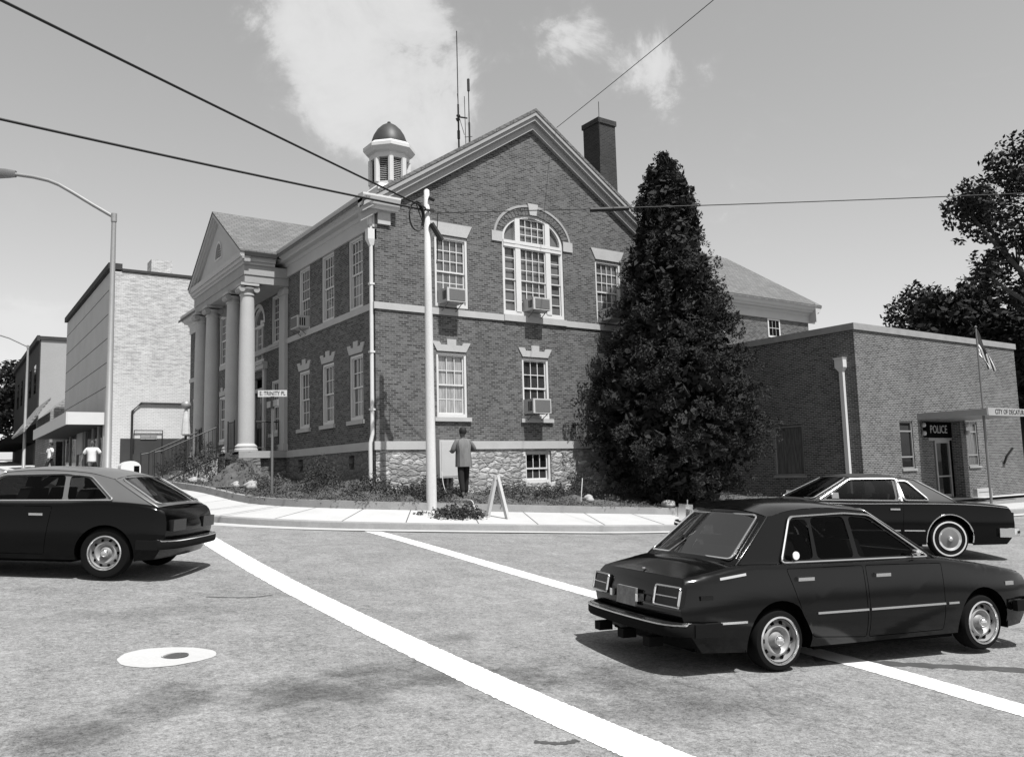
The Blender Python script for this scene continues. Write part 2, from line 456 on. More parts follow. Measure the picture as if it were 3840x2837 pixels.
def strip(name, mat, prof, t0=0, t1=NS):
    mb = MB(); rings = []
    for t in TT[t0:t1+1]:
        p, n = curb_pt(t); z = G(p.x, p.y)
        rings.append([(p.x+n.x*a, p.y+n.y*a, z+h) for a, h in prof])
    mb.loft(rings, cap=False, close=False)
    return tag(mb.build(name, mat, None), kind='structure')
strip('kerb', 'kerb_concrete', [(0, -.02), (0.015, .13), (.03, .15), (.17, .152)])
strip('gutter', 'gutter_concrete', [(-.42, .004), (-.02, .012), (0.0, .012)])
def inner(t):
    p, n = curb_pt(t); return Vector((p.x+n.x*.165, p.y+n.y*.165, G(p.x, p.y)+.152))
mb = MB(); n8 = 6
mb.loft([[tuple(inner(t).lerp(cr(RT, t) - Vector((0, 0, .165)), k/n8)) for k in range(n8+1)] for t in TT], cap=False, close=False)
tag(mb.build('sidewalk', 'concrete', None), kind='structure')
mb = MB(); k_ = 0; acc_ = 0
for a, b in zip(TT, TT[1:]):
    acc_ += (curb_pt(b)[0]-curb_pt(a)[0]).length
    if acc_ > 1.35:
        acc_ = 0; p = inner(b); q = cr(RT, b)-Vector((0, 0, .165)); d = (q-p).normalized(); n = Vector((-d.y, d.x, 0))*.011
        mb.add([tuple(p-n+Vector((0, 0, .004))), tuple(p+n+Vector((0, 0, .004))), tuple(q+n+Vector((0, 0, .004))), tuple(q-n+Vector((0, 0, .004)))], [(0, 1, 2, 3)])
tag(mb.build('sidewalk_joint', 'soil', None), kind='structure')
mb = MB()
random.seed(3)
rows = 14
def bedpt(t, k):
    a = cr(RT, t); b = cr(BW, t); p = a.lerp(b, k)
    e = math.sin(PI*k)
    p.z += e*(.08*math.sin(p.x*2.3+p.y*1.7)+.06*math.sin(p.x*5.1-p.y*3.3)) + (random.random()-.5)*.05*min(1, 4*k*(1.2-k))
    return p
bedring = [[tuple(bedpt(t, k/rows) - Vector((0, 0, .015))) for k in range(rows+1)] for t in TT[16:]]
mb.loft(bedring, cap=False, close=False)
tag(mb.build('planting_bed', 'soil', None, smooth=80), kind='structure')
# police forecourt paving
mb = MB(); mb.loft([[(x, 15.69, .13), (x, 16.6, .15)] for x in (25.4, 30, 36, 46)], cap=False, close=False)
tag(mb.build('forecourt', 'concrete', None), kind='structure')
mb = MB()
rings_o = []
for t in TT[20:]:
    p = cr(RT, t); q = cr(RT, t+.05); r_ = cr(RT, t-.05); d = (q-r_); d.z = 0; d.normalize(); n = Vector((d.y, -d.x, 0))
    a = p - n*.0; b = p + n*.15
    rings_o.append([(a.x, a.y, p.z-.5), (a.x, a.y, p.z+.012), (b.x, b.y, p.z+.012), (b.x, b.y, p.z-.5)])
mb.loft(rings_o)
o = mb.build('retaining_wall', 'kerb_concrete', None)
tag(o, 'low concrete retaining edge curving around the town hall planting bed', 'retaining wall')
# sidewalk and lots along the street going up on the left
mb = MB()
yy = [28, 32, 36, 40, 44, 50, 60, 76, 100, 130]
mb.loft([[(4.15-.0*(y-28), y, G(4.15, y)), (4.17, y, G(4.15, y)+.15), (7.3, y, G(4.15, y)+.2), (60, y, G(4.15, y)+.25)] for y in yy], cap=False, close=False)
tag(mb.build('pavement', 'concrete', None), kind='structure')
# road markings
def marking(name, P, w):
    mb = MB(); rings = []
    n = 60*(len(P)-1); rg = random.Random(2)
    for i in range(n+1):
        t = i/60
        c = cr(P, t); d = (cr(P, t+.05)-cr(P, t-.05)).normalized(); nn = Vector((-d.y, d.x))
        ww = w/2; e = [(-1, rg.uniform(-.007, .007)), (-.3, 0), (.3, 0), (1, rg.uniform(-.007, .007))]
        rings.append([(c.x+nn.x*(s*ww+q), c.y+nn.y*(s*ww+q), G(c.x+nn.x*s*ww, c.y+nn.y*s*ww)+.004) for s, q in e])
    mb.loft(rings, cap=False, close=False)
    return tag(mb.build(name, 'road_paint', None), kind='structure')
marking('crosswalk_line', [(3.40, 1.2), (3.44, 2.54), (3.47, 3.64), (3.49, 4.7), (3.53, 5.96), (3.60, 7.84), (3.74, 10.93), (4.0, 14.42), (4.46, 19.03)], .37)
marking('crosswalk_line', [(5.95, .4), (6.24, 1.81), (6.47, 3.06), (6.78, 4.8), (6.97, 8.43), (7.15, 11.3), (7.45, 16.1)], .31)
def tar_and_shade(P, w, n=14):
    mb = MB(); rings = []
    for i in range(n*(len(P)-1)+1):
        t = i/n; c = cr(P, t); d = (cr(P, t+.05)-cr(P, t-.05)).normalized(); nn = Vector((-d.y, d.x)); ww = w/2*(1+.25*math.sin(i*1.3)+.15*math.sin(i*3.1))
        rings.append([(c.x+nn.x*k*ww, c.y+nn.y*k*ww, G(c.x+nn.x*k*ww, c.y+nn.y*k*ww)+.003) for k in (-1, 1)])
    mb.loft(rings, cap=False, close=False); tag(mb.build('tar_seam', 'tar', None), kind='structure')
tar_and_shade([(6.55, 4.85), (6.95, 4.45), (7.6, 3.85), (8.6, 2.9), (9.6, 1.9)], .17)  # cast shadow band painted on the road as a dark strip
tar_and_shade([(2.6, 9.9), (3.0, 9.7), (3.3, 9.75)], .04)
tar_and_shade([(3.0, 4.2), (3.12, 4.1), (3.25, 4.1)], .05)
# round concrete collar with an iron cover
mb = MB(); ring = []
for k in range(36):
    a = 2*PI*k/36; r_ = .345*(1+.07*math.sin(2*a+1)+.05*math.sin(3*a+2)+.012*math.sin(11*a))
    x = 1.60+r_*math.cos(a)*1.02; y = 7.25+r_*math.sin(a)
    ring.append((x, y, G(x, y)+.004))
mb.add(ring, [tuple(range(36))])
tag(mb.build('concrete_collar', 'concrete', None), kind='structure')
mb = MB(); mb.lathe([(.105, 0), (.105, .005), (.095, .006), (.092, .002), (.0, .002)], (1.665, 7.24, G(1.66, 7.24)+.004), 'z', 36)
for k in range(-3, 4): mb.box(1.665-(.0078-(k*.024)**2)**.5, 1.665+(.0078-(k*.024)**2)**.5, 7.24+k*.024-.006, 7.24+k*.024+.006, G(1.66, 7.24)+.0055, G(1.66, 7.24)+.010)
tag(mb.build('manhole_cover', 'cast_iron', None), 'small dark iron cover set in a round pale concrete patch on the road', 'manhole cover')

# ------------------------------------------------------------------ window builder
def window(par, T, u0, u1, v0, v1, cols, rows, gm='glass', sill=True, lintel=None, meet=.5, up='glass', dep=.14, fw=.07, label=None):
    """T maps (along wall, outward, up). rows = (lower sash rows, upper sash rows)"""
    m = MB(T); vm = lerp(v0, v1, meet)
    m.box(u0, u0+fw, -dep, -.025, v0, v1); m.box(u1-fw, u1, -dep, -.025, v0, v1)
    m.box(u0+fw, u1-fw, -dep, -.025, v1-fw, v1); m.box(u0+fw, u1-fw, -dep, -.022, v0, v0+fw+.02)
    a0, a1 = u0+fw, u1-fw; b0, b1 = v0+fw+.02, v1-fw
    s = .035
    for (c0, c1, w, nr) in ((b0, vm+.02, -.105, rows[0]), (vm-.02, b1, -.075, rows[1])):
        if nr == 0: continue
        m.box(a0, a0+s, w-.03, w, c0, c1); m.box(a1-s, a1, w-.03, w, c0, c1)
        m.box(a0+s, a1-s, w-.03, w+.001, c0, c0+s+.01); m.box(a0+s, a1-s, w-.03, w+.001, c1-s, c1)
        for k in range(1, cols):
            u = lerp(a0+s, a1-s, k/cols); m.box(u-.012, u+.012, w-.02, w-.004, c0+s, c1-s)
        for k in range(1, nr):
            v = lerp(c0+s, c1-s, k/nr); m.box(a0+s, a1-s, w-.022, w-.006, v-.012, v+.012)
    o = m.build('window', 'white_paint', par)
    if label: o['label'] = label
    m = MB(T); m.box(a0-.01, a1+.01, -.128, -.12, b0-.01, vm); m.build('pane', gm, o)
    m = MB(T); m.box(a0-.01, a1+.01, -.126, -.118, vm+.002, b1+.01); m.build('pane', up, o)
    if sill:
        m = MB(T); m.box(u0-.1, u1+.1, -.1, .07, v0-.115, v0-.003); m.build('sill', 'limestone', o)
    if lintel == 'crown':
        c = (u0+u1)/2
        m = MB(T); m.prism([(u0+.02, v1+.03), (u1-.02, v1+.03), (u1+.13, v1+.29), (u1-.10, v1+.29), (u1-.14, v1+.21), (c+.14, v1+.21), (c+.15, v1+.37), (c-.15, v1+.37), (c-.14, v1+.21), (u0+.14, v1+.21), (u0+.10, v1+.29), (u0-.13, v1+.29)], -.05, .028)
        m.build('lintel', 'limestone', o)
    elif lintel == 'flat':
        m = MB(T); m.prism([(u0+.02, v1+.03), (u1-.02, v1+.03), (u1+.16, v1+.38), (u0-.16, v1+.38)], -.05, .025)
        m.build('lintel', 'limestone', o)
    return o
def air_conditioner(T, u0, u1, v0, v1, p, label, loc, facing='front'):
    """box sticking out of a window; built round its own base point"""
    t = thing('air_conditioner', label, 'air conditioner', loc, 0, 'window air conditioners of the town hall')
    L = lambda u, w, v: tuple(Vector(T(u, w, v)) - Vector(loc))
    m = MB(L); m.box(u0, u1, -.12, p, v0, v1); m.build('casing', 'ac_paint', t)
    m = MB(L); m.box(u0+.07, u1-.04, p, p+.012, v0+.04, v1-.04); m.build('grille', 'ac_grille', t)
    m = MB(L)
    for k in range(3): m.box(u0-.006, u0, p-.24+.07*k, p-.20+.07*k, v0+.07, v1-.07) if T(0, 1, 0)[1] < -.5 else m.box(u0-.006, u0, p-.24+.07*k, p-.20+.07*k, v0+.07, v1-.07)
    m.box(u1, u1+.006, p-.3, p-.06, v0+.07, v1-.07)
    m.build('side_vent', 'ac_dark', t)
    for u in (u0+.08, u1-.08):
        m = MB(L); m.loft([[(u-.012, .01, v0-.20), (u+.012, .01, v0-.20), (u+.012, .035, v0-.20), (u-.012, .035, v0-.20)], [(u-.012, p-.08, v0-.003), (u+.012, p-.08, v0-.003), (u+.012, p-.055, v0-.003), (u-.012, p-.055, v0-.003)]])
        m.build('bracket', 'grey_metal', t)
    return t

# ------------------------------------------------------------------ town hall
BX, BY = 9.375, 19.706
TH = thing('town_hall', 'two storey brick town hall with gabled end, columned portico and white trimmed windows', 'building', (BX, BY, 0))
TF = lambda u, w, v: (u, -w, v)             # south gable facade
TS = lambda u, w, v: (-w, u, v)             # street facade with the portico
WU = 10.44; LY = 19.1; CX = 5.22
F1 = [(1.80, 2.76, 3.05, 4.83), (4.65, 5.61, 3.05, 4.83), (7.68, 8.64, 3.05, 4.83)]
F2 = [(1.80, 2.86, 6.10, 8.10), (7.58, 8.64, 6.10, 8.10)]
BASW = [(4.66, 5.58, 1.20, 2.12), (7.70, 8.60, 1.55, 2.12)]
S1 = [(.78, 1.66, 3.02, 4.80), (2.75, 3.63, 3.02, 4.80), (4.64, 5.52, 3.02, 4.80)]
S1 += [(19.1-b, 19.1-a, c, d) for a, b, c, d in S1]
S2 = [(a-.03, b+.03, 6.04, 8.06) for a, b, c, d in S1]
PC = 9.55
SP = [(6.95+.35, 6.95+1.1, 3.02, 4.8), (12.15-1.1, 12.15-.35, 3.02, 4.8)]
AC_, AA, AB, AZ = 5.18, 1.12, .80, 8.35     # arched window: centre, half width, rise, springing
arch = [(AC_+AA*math.cos(PI*k/20), AZ+AB*math.sin(PI*k/20)) for k in range(21)]
archhole = [(AC_-AA, 6.06), (AC_+AA, 6.06)] + arch
# gable facade brick
outline = [(0, 2.4), (WU, 2.4), (WU, 8.55), (CX, 11.98), (0, 8.55)]
holes = [rect(*h) for h in F1+F2] + [archhole]
m = MB(TF); m.poly(outline, holes)
for h in holes: m.reveal(h, 0, -.2)
m.build('wall', 'brick', TH)
m = MB(off(TF, .0)); hs = [rect(*h) for h in BASW]
m.T = off(TF, .035)
m.poly([(-.035, .3), (WU, .3), (WU, 2.18), (-.035, 2.18)], hs)
for h in hs: m.reveal(h, 0, -.3)
m.build('stone_base', 'rubble_stone', TH)
m = MB(TF)
m.box(-.075, WU, -.05, .075, 2.18, 2.40); m.build('water_table', 'limestone', TH)
m = MB(TF); m.box(-.05, AC_-AA-.02, -.05, .045, 5.86, 6.04); m.box(AC_+AA+.02, WU, -.05, .045, 5.86, 6.04); m.box(AC_-AA-.02, AC_+AA+.02, -.15, .07, 5.87, 6.055)
m.pieces('belt_course', 'limestone', TH)
# street facade brick
spw = S1 + S2 + [rect(8.95-.0, 10.15, 2.45, 5.0)[0:0]] if False else S1+S2
doorhole = rect(PC-.68, PC+.68, 2.45, 5.05)
ar2 = [(PC+.62*math.cos(PI*k/16), 6.95+.62*math.sin(PI*k/16)) for k in range(17)]
arch2 = [(PC-.62, 5.6), (PC+.62, 5.6)] + ar2
pw = [(7.35, 8.15, 6.04, 7.7), (10.95, 11.75, 6.04, 7.7), (7.35, 8.15, 3.02, 4.8), (10.95, 11.75, 3.02, 4.8)]
holes = [rect(*h) for h in S1+S2+pw] + [doorhole, arch2]
m = MB(TS); m.poly([(0, 2.4), (LY, 2.4), (LY, 8.2), (0, 8.2)], holes)
for h in holes: m.reveal(h, 0, -.2)
m.build('wall', 'brick', TH)
bh = [rect(1.30, 1.66, 1.70, 2.08), rect(5.10, 5.50, 1.70, 2.08)]
m = MB(off(TS, .035)); m.poly([(.0, .3), (LY, .3), (LY, 2.18), (.0, 2.18)], bh)
for h in bh: m.reveal(h, 0, -.3)
m.build('stone_base', 'side_stone', TH)
m = MB(TS)
for h in bh: m.box(h[0][0]-.02, h[1][0]+.02, -.27, -.25, h[0][1]-.02, h[2][1]+.02)
m.pieces('vent', 'black', TH)
m = MB(TS); m.box(.0, 7.0, -.05, .075, 2.181, 2.399); m.box(12.1, LY, -.05, .075, 2.181, 2.399); m.pieces('water_table', 'limestone', TH)
m = MB(TS); m.box(.0, LY, -.05, .045, 5.861, 6.039); m.build('belt_course', 'limestone', TH)
m = MB(); m.add([(WU, 0, .3), (WU, LY, .3), (WU, LY, 8.5), (WU, 0, 8.5)], [(0, 1, 2, 3)])
m.add([(0, LY, .3), (WU, LY, .3), (WU, LY, 8.5), (CX, LY, 11.98), (0, LY, 8.5)], [(0, 1, 2, 3, 4)])
m.build('wall', 'brick', TH)
m = MB(); m.box(.25, WU-.25, .25, LY-.25, 1.0, 8.2); m.build('core', 'black', TH)
# windows
window(TH, TF, *F1[0], 3, (2, 2), 'curtain', lintel='crown', up='curtain', label='sash window with pale curtains')
window(TH, TF, *F1[1], 3, (2, 2), 'glass', lintel='crown', up='glass')
window(TH, TF, *F1[2], 3, (2, 2), 'glass', lintel='crown', up='glass')
window(TH, TF, *F2[0], 4, (3, 3), 'blind_grey', lintel='flat', up='blind_grey', sill=False)
window(TH, TF, *F2[1], 4, (3, 3), 'glass_grey', lintel='flat', up='blind_grey', sill=False)
TB = off(TF, .0)
window(TH, TB, *BASW[0], 3, (1, 1), 'glass', up='glass_black', sill=False, meet=.45, label='low basement window set in the stone base')
window(TH, TB, *BASW[1], 3, (1, 1), 'glass', up='glass_black', sill=False)
for i, h in enumerate(S1): window(TH, TS, *h, 3, (2, 2), 'glass_grey', lintel='crown', up='glass_grey')
for i, h in enumerate(S2): window(TH, TS, *h, 4, (3, 3), 'glass_grey', up='glass_grey', sill=False)
for h in pw[:2]: window(TH, TS, *h, 3, (3, 3), 'glass', up='glass')
for h in pw[2:]: window(TH, TS, *h, 3, (2, 2), 'glass', up='glass')
# arched window of the gable
o = None
m = MB(TF)
fo = [(AC_-AA, 6.06), (AC_+AA, 6.06)] + arch
ai = [(AC_+(AA-.09)*math.cos(PI*k/20), AZ+(AB-.09)*math.sin(PI*k/20)) for k in range(21)]
inn = [(AC_-AA+.09, 6.18), (AC_+AA-.09, 6.18)] + ai
m.poly(fo, [inn], -.03); m.reveal(inn, -.03, -.14); m.reveal(fo, -.03, -.14)
for u in (AC_-.64, AC_+.47): m.box(u, u+.18, -.13, -.015, 6.18, AZ+AB*.80)
m.box(AC_-AA+.05, AC_+AA-.05, -.13, .0, 8.10, 8.17); m.box(AC_-AA+.05, AC_+AA-.05, -.13, -.005, 8.21, 8.30)
m.box(AC_-AA+.05, AC_+AA-.05, -.13, -.02, 8.165, 8.215)
def muntins(m, a0, a1, c0, c1, cols, rows, w=-.085, t=.012, edge=.03):
    m.box(a0, a0+edge, w-.025, w+.01, c0, c1); m.box(a1-edge, a1, w-.025, w+.01, c0, c1)
    m.box(a0+edge, a1-edge, w-.025, w+.01, c0, c0+edge); m.box(a0+edge, a1-edge, w-.025, w+.01, c1-edge, c1)
    for k in range(1, cols): u = lerp(a0, a1, k/cols); m.box(u-t, u+t, w-.02, w, c0+edge, c1-edge)
    for k in range(1, rows): v = lerp(c0, c1, k/rows); m.box(a0+edge, a1-edge, w-.022, w-.002, v-t, v+t)
muntins(m, AC_-.46, AC_+.47, 6.18, 7.14, 4, 3); muntins(m, AC_-.46, AC_+.47, 7.12, 8.10, 4, 3, -.06)
muntins(m, AC_-AA+.09, AC_-.64, 6.18, 7.14, 1, 3); muntins(m, AC_-AA+.09, AC_-.64, 7.12, 8.10, 1, 3, -.06)
muntins(m, AC_+.65, AC_+AA-.09, 6.18, 7.14, 1, 3); muntins(m, AC_+.65, AC_+AA-.09, 7.12, 8.10, 1, 3, -.06)
muntins(m, AC_-.46, AC_+.47, 8.30, 9.03, 4, 3, -.07)
AW = m.build('arched_window', 'white_paint', TH)
AW['label'] = 'large three part arched window in the gable'
m = MB(TF); m.poly([(p[0], p[1]) for p in inn], [], -.125); m.build('pane', 'glass_grey', AW)
# brick arch ring and stone blocks
m = MB(TF)
for k in range(28):
    a0, a1 = PI*(k+.08)/28, PI*(k+.92)/28
    if abs((a0+a1)/2-PI/2) < .13: continue
    q = lambda a, r: (AC_+(AA+r)*math.cos(a), AZ+(AB+r)*math.sin(a))
    m.prism([q(a0, .005), q(a0, .24), q(a1, .24), q(a1, .005)], -.05, .012)
m.pieces('arch_ring', 'brick', TH)
m = MB(TF); n = 40
for k in range(n):
    a0, a1 = PI*k/n, PI*(k+1)/n
    m.prism([q(a0, .24), q(a0, .31), q(a1, .31), q(a1, .24)], -.05, .03)
m.build('arch_moulding', 'old_stone', TH)
m = MB(TF); m.prism([(AC_-.12, 9.15), (AC_+.12, 9.15), (AC_+.19, 9.50), (AC_-.19, 9.50)], -.05, .06); m.build('keystone', 'limestone', TH)
m = MB(TF)
m.box(AC_-AA-.37, AC_-AA-.005, -.05, .035, 8.20, 8.50); m.box(AC_+AA+.005, AC_+AA+.37, -.05, .035, 8.20, 8.50)
m.pieces('impost_block', 'limestone', TH)
# roof, rake boards, eaves
AP = 12.42; SL = .655; EV = -.45
def rz(u): return AP - SL*abs(u-CX)
m = MB(TF)
th = .10
m.prism([(EV-.02, rz(EV)-.0), (CX, AP), (WU-EV+.02, rz(EV)), (WU-EV+.02, rz(EV)-th), (CX, AP-th), (EV-.02, rz(EV)-th)], .32, -LY-.35)
m.build('roof', 'shingle', TH)
m = MB(TF)
def rake(w0, w1, d0, d1):
    m.prism([(EV, rz(EV)-d0), (CX, AP-d0), (CX, AP-d1), (EV, rz(EV)-d1)], w0, w1)
    m.prism([(CX+.0005, AP-d0), (WU-EV, rz(EV)-d0), (WU-EV, rz(EV)-d1), (CX+.0005, AP-d1)], w0, w1)
rake(-.02, .30, th+.002, .22); rake(-.02, .24, .222, .36); rake(-.02, .12, .362, .60)
m.build('rake_board', 'rake_paint', TH)
prof = [(0, 8.05), (.06, 8.05), (.06, 8.38), (.10, 8.40), (.14, 8.48), (.30, 8.50), (.32, 8.56), (.40, 8.60), (.47, 8.78), (.47, 8.83), (0, 8.90)]
m = MB(TS); m.prismu(prof, 0.005, 7.0); m.prismu(prof, 12.1, LY)
m.pieces('cornice', 'trim_paint', TH)
m = MB(TF)
m.prismu([(.0, 8.50), (.16, 8.50), (.18, 8.56), (.26, 8.60), (.33, 8.78), (.33, 8.83), (0, 8.86)], -.47, .62)
m.prismu([(.0, 8.50), (.16, 8.50), (.18, 8.56), (.26, 8.60), (.33, 8.78), (.33, 8.83), (0, 8.86)], WU-.62, WU+.47)
m.pieces('cornice_return', 'white_paint', TH)
m = MB(TF); m.box(.07, .44, -.05, .06, 8.14, 8.499); m.box(WU-.44, WU-.07, -.05, .06, 8.14, 8.499); m.pieces('corner_bracket', 'limestone', TH)
# downpipe at the corner
m = MB()
m.prism([(-.17, 8.5), (.03, 8.5), (.0, 8.12), (-.14, 8.12)], .02, .16)
m.box(-.19, .05, .0, .18, 7.72, 8.0); m.loft([[(-.19, 0, 7.72), (.05, 0, 7.72), (.05, .18, 7.72), (-.19, .18, 7.72)], [(-.12, .03, 7.55), (-.02, .03, 7.55), (-.02, .13, 7.55), (-.12, .13, 7.55)]])
m.tube([(-.07, .08, 8.2), (-.07, .08, 7.95)], .05, 8); m.tube([(-.07, .08, 7.6), (-.07, .08, 2.6), (-.13, .08, 2.35), (-.13, .08, 1.15)], .052, 10)
for z in (3.2, 4.7, 6.5): m.box(-.14, -.0, .02, .14, z, z+.05)
m.build('downpipe', 'white_paint', TH, smooth=40)

# portico
CXP = -1.25
PY = [6.80, 8.27, 10.83, 12.30]
m = MB(); m.box(-1.58, -.04, 6.45, 12.65, 2.18, 2.40); m.build('portico_floor', 'old_stone', TH)
m = MB(); m.box(-1.5, -.04, 6.6, 12.5, .8, 2.179); m.build('portico_base', 'pier_stone', TH)
for y in PY:
    m = MB()
    m.loft([[(CXP+dx*h, y+dy*h, z) for dx, dy in ((-1, -1), (1, -1), (1, 1), (-1, 1))] for z, h in ((.8, .42), (1.6, .38), (2.30, .33), (2.38, .33))])
    m.build('column_pier', 'pier_stone', TH)
    m = MB(); r0, r1 = .255, .215
    m.lathe([(.36, 2.385), (.36, 2.46), (.33, 2.49), (.34, 2.53), (.34, 2.56), (.29, 2.60), (r0, 2.64), (r0*.995, 4.0), (r0*.97, 5.2), (r0*.93, 6.2), (r1, 7.35), (r1+.03, 7.36), (r1+.03, 7.40), (r1, 7.41), (r1, 7.48)], (CXP, y, 0), 'z', 28)
    c = m.build('column', 'column_stone', TH, smooth=35)
    m = MB(); m.lathe([(.23, 7.48), (.29, 7.56), (.29, 7.60)], (CXP, y, 0), 'z', 20)
    for sx in (-1, 1):
        m.lathe([(.10, -.24), (.10, .24)], (CXP+sx*.23, y, 7.55), 'y', 14)
    m.build('capital', 'old_stone', c, smooth=40)
    m = MB(); m.box(CXP-.29, CXP+.29, y-.29, y+.29, 7.66, 7.74); m.build('abacus', 'limestone', c)
for y in (6.80, 12.30):
    m = MB(); m.box(-.12, -.005, y-.26, y+.26, 2.41, 7.74); m.box(-.16, -.003, y-.30, y+.30, 2.41, 2.62); m.box(-.16, -.003, y-.30, y+.30, 7.50, 7.66)
    m.build('pilaster', 'column_stone', TH)
m = MB(); y0, y1 = 6.50, 12.60
m.box(-1.43, -.0, y0, y1, 7.745, 8.0); m.box(-1.46, -.0, y0-.03, y1+.03, 8.0, 8.32)
m.build('entablature', 'old_stone', TH)
m = MB()
m.box(-1.50, -.474, y0-.07, y1+.07, 8.321, 8.42); m.box(-1.56, -.474, y0-.13, y1+.13, 8.42, 8.54); m.box(-1.61, -.474, y0-.18, y1+.18, 8.54, 8.72)
m.build('cornice', 'trim_paint', TH)
m = MB(); PA = 10.86; PS = (PA-8.74)/(PC-(y0-.36))
TFr = lambda u, w, v: (-w, u, v)
m.T = TFr
vh = [(PC+.36*math.cos(PI*k/12), 9.22+.52*math.sin(PI*k/12)) for k in range(13)]
m.poly([(y0-.02, 8.73), (y1+.02, 8.73), (PC, 10.72)], [vh], 1.42)
m.reveal(vh, 1.42, 1.30)
m.build('pediment', 'trim_paint', TH)
m = MB(TFr); m.poly(vh, [], 1.31)
m.build('vent', 'dark_metal', TH)
m = MB(TFr)
for k in range(5): m.box(PC-.33+.03*k, PC+.33-.03*k, 1.32, 1.36, 9.27+k*.085, 9.29+k*.085)
vo = [(PC+.44*math.cos(PI*k/12), 9.16+.66*math.sin(PI*k/12)) for k in range(13)]
m.poly(vo, [vh], 1.435)
m.build('vent_frame', 'white_paint', TH)
m = MB(TFr)
def rk(w0, w1, d0, d1):
    e = y0-.20
    m.prism([(e, 8.74-d0), (PC, PA-d0), (PC, PA-d1), (e+.02, 8.74-d1)], w0, w1)
    f = 2*PC-e
    m.prism([(PC+.0005, PA-d0), (f, 8.74-d0), (f-.02, 8.74-d1), (PC+.0005, PA-d1)], w0, w1)
rk(1.31, 1.64, .07, .17); rk(1.31, 1.57, .172, .27); rk(1.31, 1.50, .272, .36)
m.build('rake_board', 'trim_paint', TH)
m = MB(TFr); e = y0-.22
m.prism([(e, 8.745), (PC, PA), (2*PC-e, 8.745), (2*PC-e, 8.68), (PC, PA-.068), (e, 8.68)], 1.66, -3.2)
m.build('portico_roof', 'shingle', TH)
m = MB(); m.box(-1.5, -.3, y0-.24, y0-.185, 8.56, 8.70); m.build('gutter', 'dark_metal', TH)
# entrance
m = MB(TS)
m.box(PC-.68, PC-.56, -.15, .03, 2.45, 5.05); m.box(PC+.56, PC+.68, -.15, .03, 2.45, 5.05); m.box(PC-.9, PC-.68, -.02, .08, 2.42, 5.3); m.box(PC+.68, PC+.9, -.02, .08, 2.42, 5.3)
m.box(PC-1.0, PC+1.0, -.02, .16, 5.3, 5.45); m.box(PC-1.0, PC+1.0, -.02, .2, 5.45, 5.55); m.box(PC-.56, PC+.56, -.15, .02, 4.55, 4.68)
D = m.build('entrance_surround', 'trim_paint', TH)
m = MB(TS); m.box(PC-.56, PC+.56, -.16, -.12, 2.45, 4.55)
DD = m.build('entrance_door', 'cloth_dark', TH)
m = MB(TS); m.box(PC-.45, PC-.06, -.12, -.11, 3.3, 4.4); m.box(PC+.06, PC+.45, -.12, -.11, 3.3, 4.4); m.build('pane', 'glass_grey', DD)
m = MB(TS)
inn2 = [(PC-.54, 5.7), (PC+.54, 5.7)] + [(PC+.54*math.cos(PI*k/16), 6.95+.54*math.sin(PI*k/16)) for k in range(17)]
m.poly(arch2, [inn2], -.03); m.reveal(inn2, -.03, -.12)
ring_o = [(PC+.76*math.cos(PI*k/16), 6.95+.76*math.sin(PI*k/16)) for k in range(17)]
m.poly([(PC+.62, 6.95)] + ring_o + [(PC-.62, 6.95)] + [(PC+.62*math.cos(PI*k/16), 6.95+.62*math.sin(PI*k/16)) for k in range(15, 0, -1)], [], .02)
for u in (PC-.32, PC+.26): m.box(u, u+.06, -.11, -.04, 5.7, 7.0)
m.box(PC-.54, PC+.54, -.11, -.03, 6.86, 6.95)
muntins(m, PC-.26, PC+.26, 5.7, 6.86, 3, 4, -.07)
w = m.build('arched_window', 'white_paint', TH); w['label'] = 'arched window over the portico entrance'
m = MB(TS); m.poly(inn2, [], -.115); m.build('pane', 'glass_grey', w)
# steps to the street
m = MB()
for k in range(6): m.box(-1.64-.30*(k+1), -1.62-.30*k, 8.6, 10.5, .9, 2.25-.13*k)
m.build('stair', 'old_stone', TH)
def railing(name, P, h, step=.13, par=None, base=None, mat='dark_metal'):
    m = MB(); P = [Vector(p) for p in P]
    m.tube([p+Vector((0, 0, h)) for p in P], .022, 6); m.tube([p+Vector((0, 0, .12)) for p in P], .014, 6)
    for a, b in zip(P, P[1:]):
        n = max(1, int((b-a).length/step))
        for k in range(n+1):
            p = a.lerp(b, k/n); m.tube([p+Vector((0, 0, .12)), p+Vector((0, 0, h))], .009, 5)
    for p in P: m.tube([p+Vector((0, 0, -.1)), p+Vector((0, 0, h+.06))], .02, 6)
    return m.build(name, mat, par)
railing('handrail', [(-1.7, 8.5, 2.3), (-3.35, 8.5, 1.55), (-3.6, 8.5, 1.5)], .95, par=TH)
railing('handrail', [(-1.7, 10.6, 2.3), (-3.35, 10.6, 1.55), (-3.6, 10.6, 1.5)], .95, par=TH)
railing('balustrade', [(-1.1, 7.15, 2.4), (-.9, 7.0, 2.4), (-.15, 7.0, 2.4)], .95, par=TH)
railing('balustrade', [(-1.5, 7.2, 2.4), (-1.5, 7.9, 2.4)], .95, par=TH)
railing('balustrade', [(-1.5, 11.2, 2.4), (-1.5, 11.95, 2.4)], .95, par=TH)
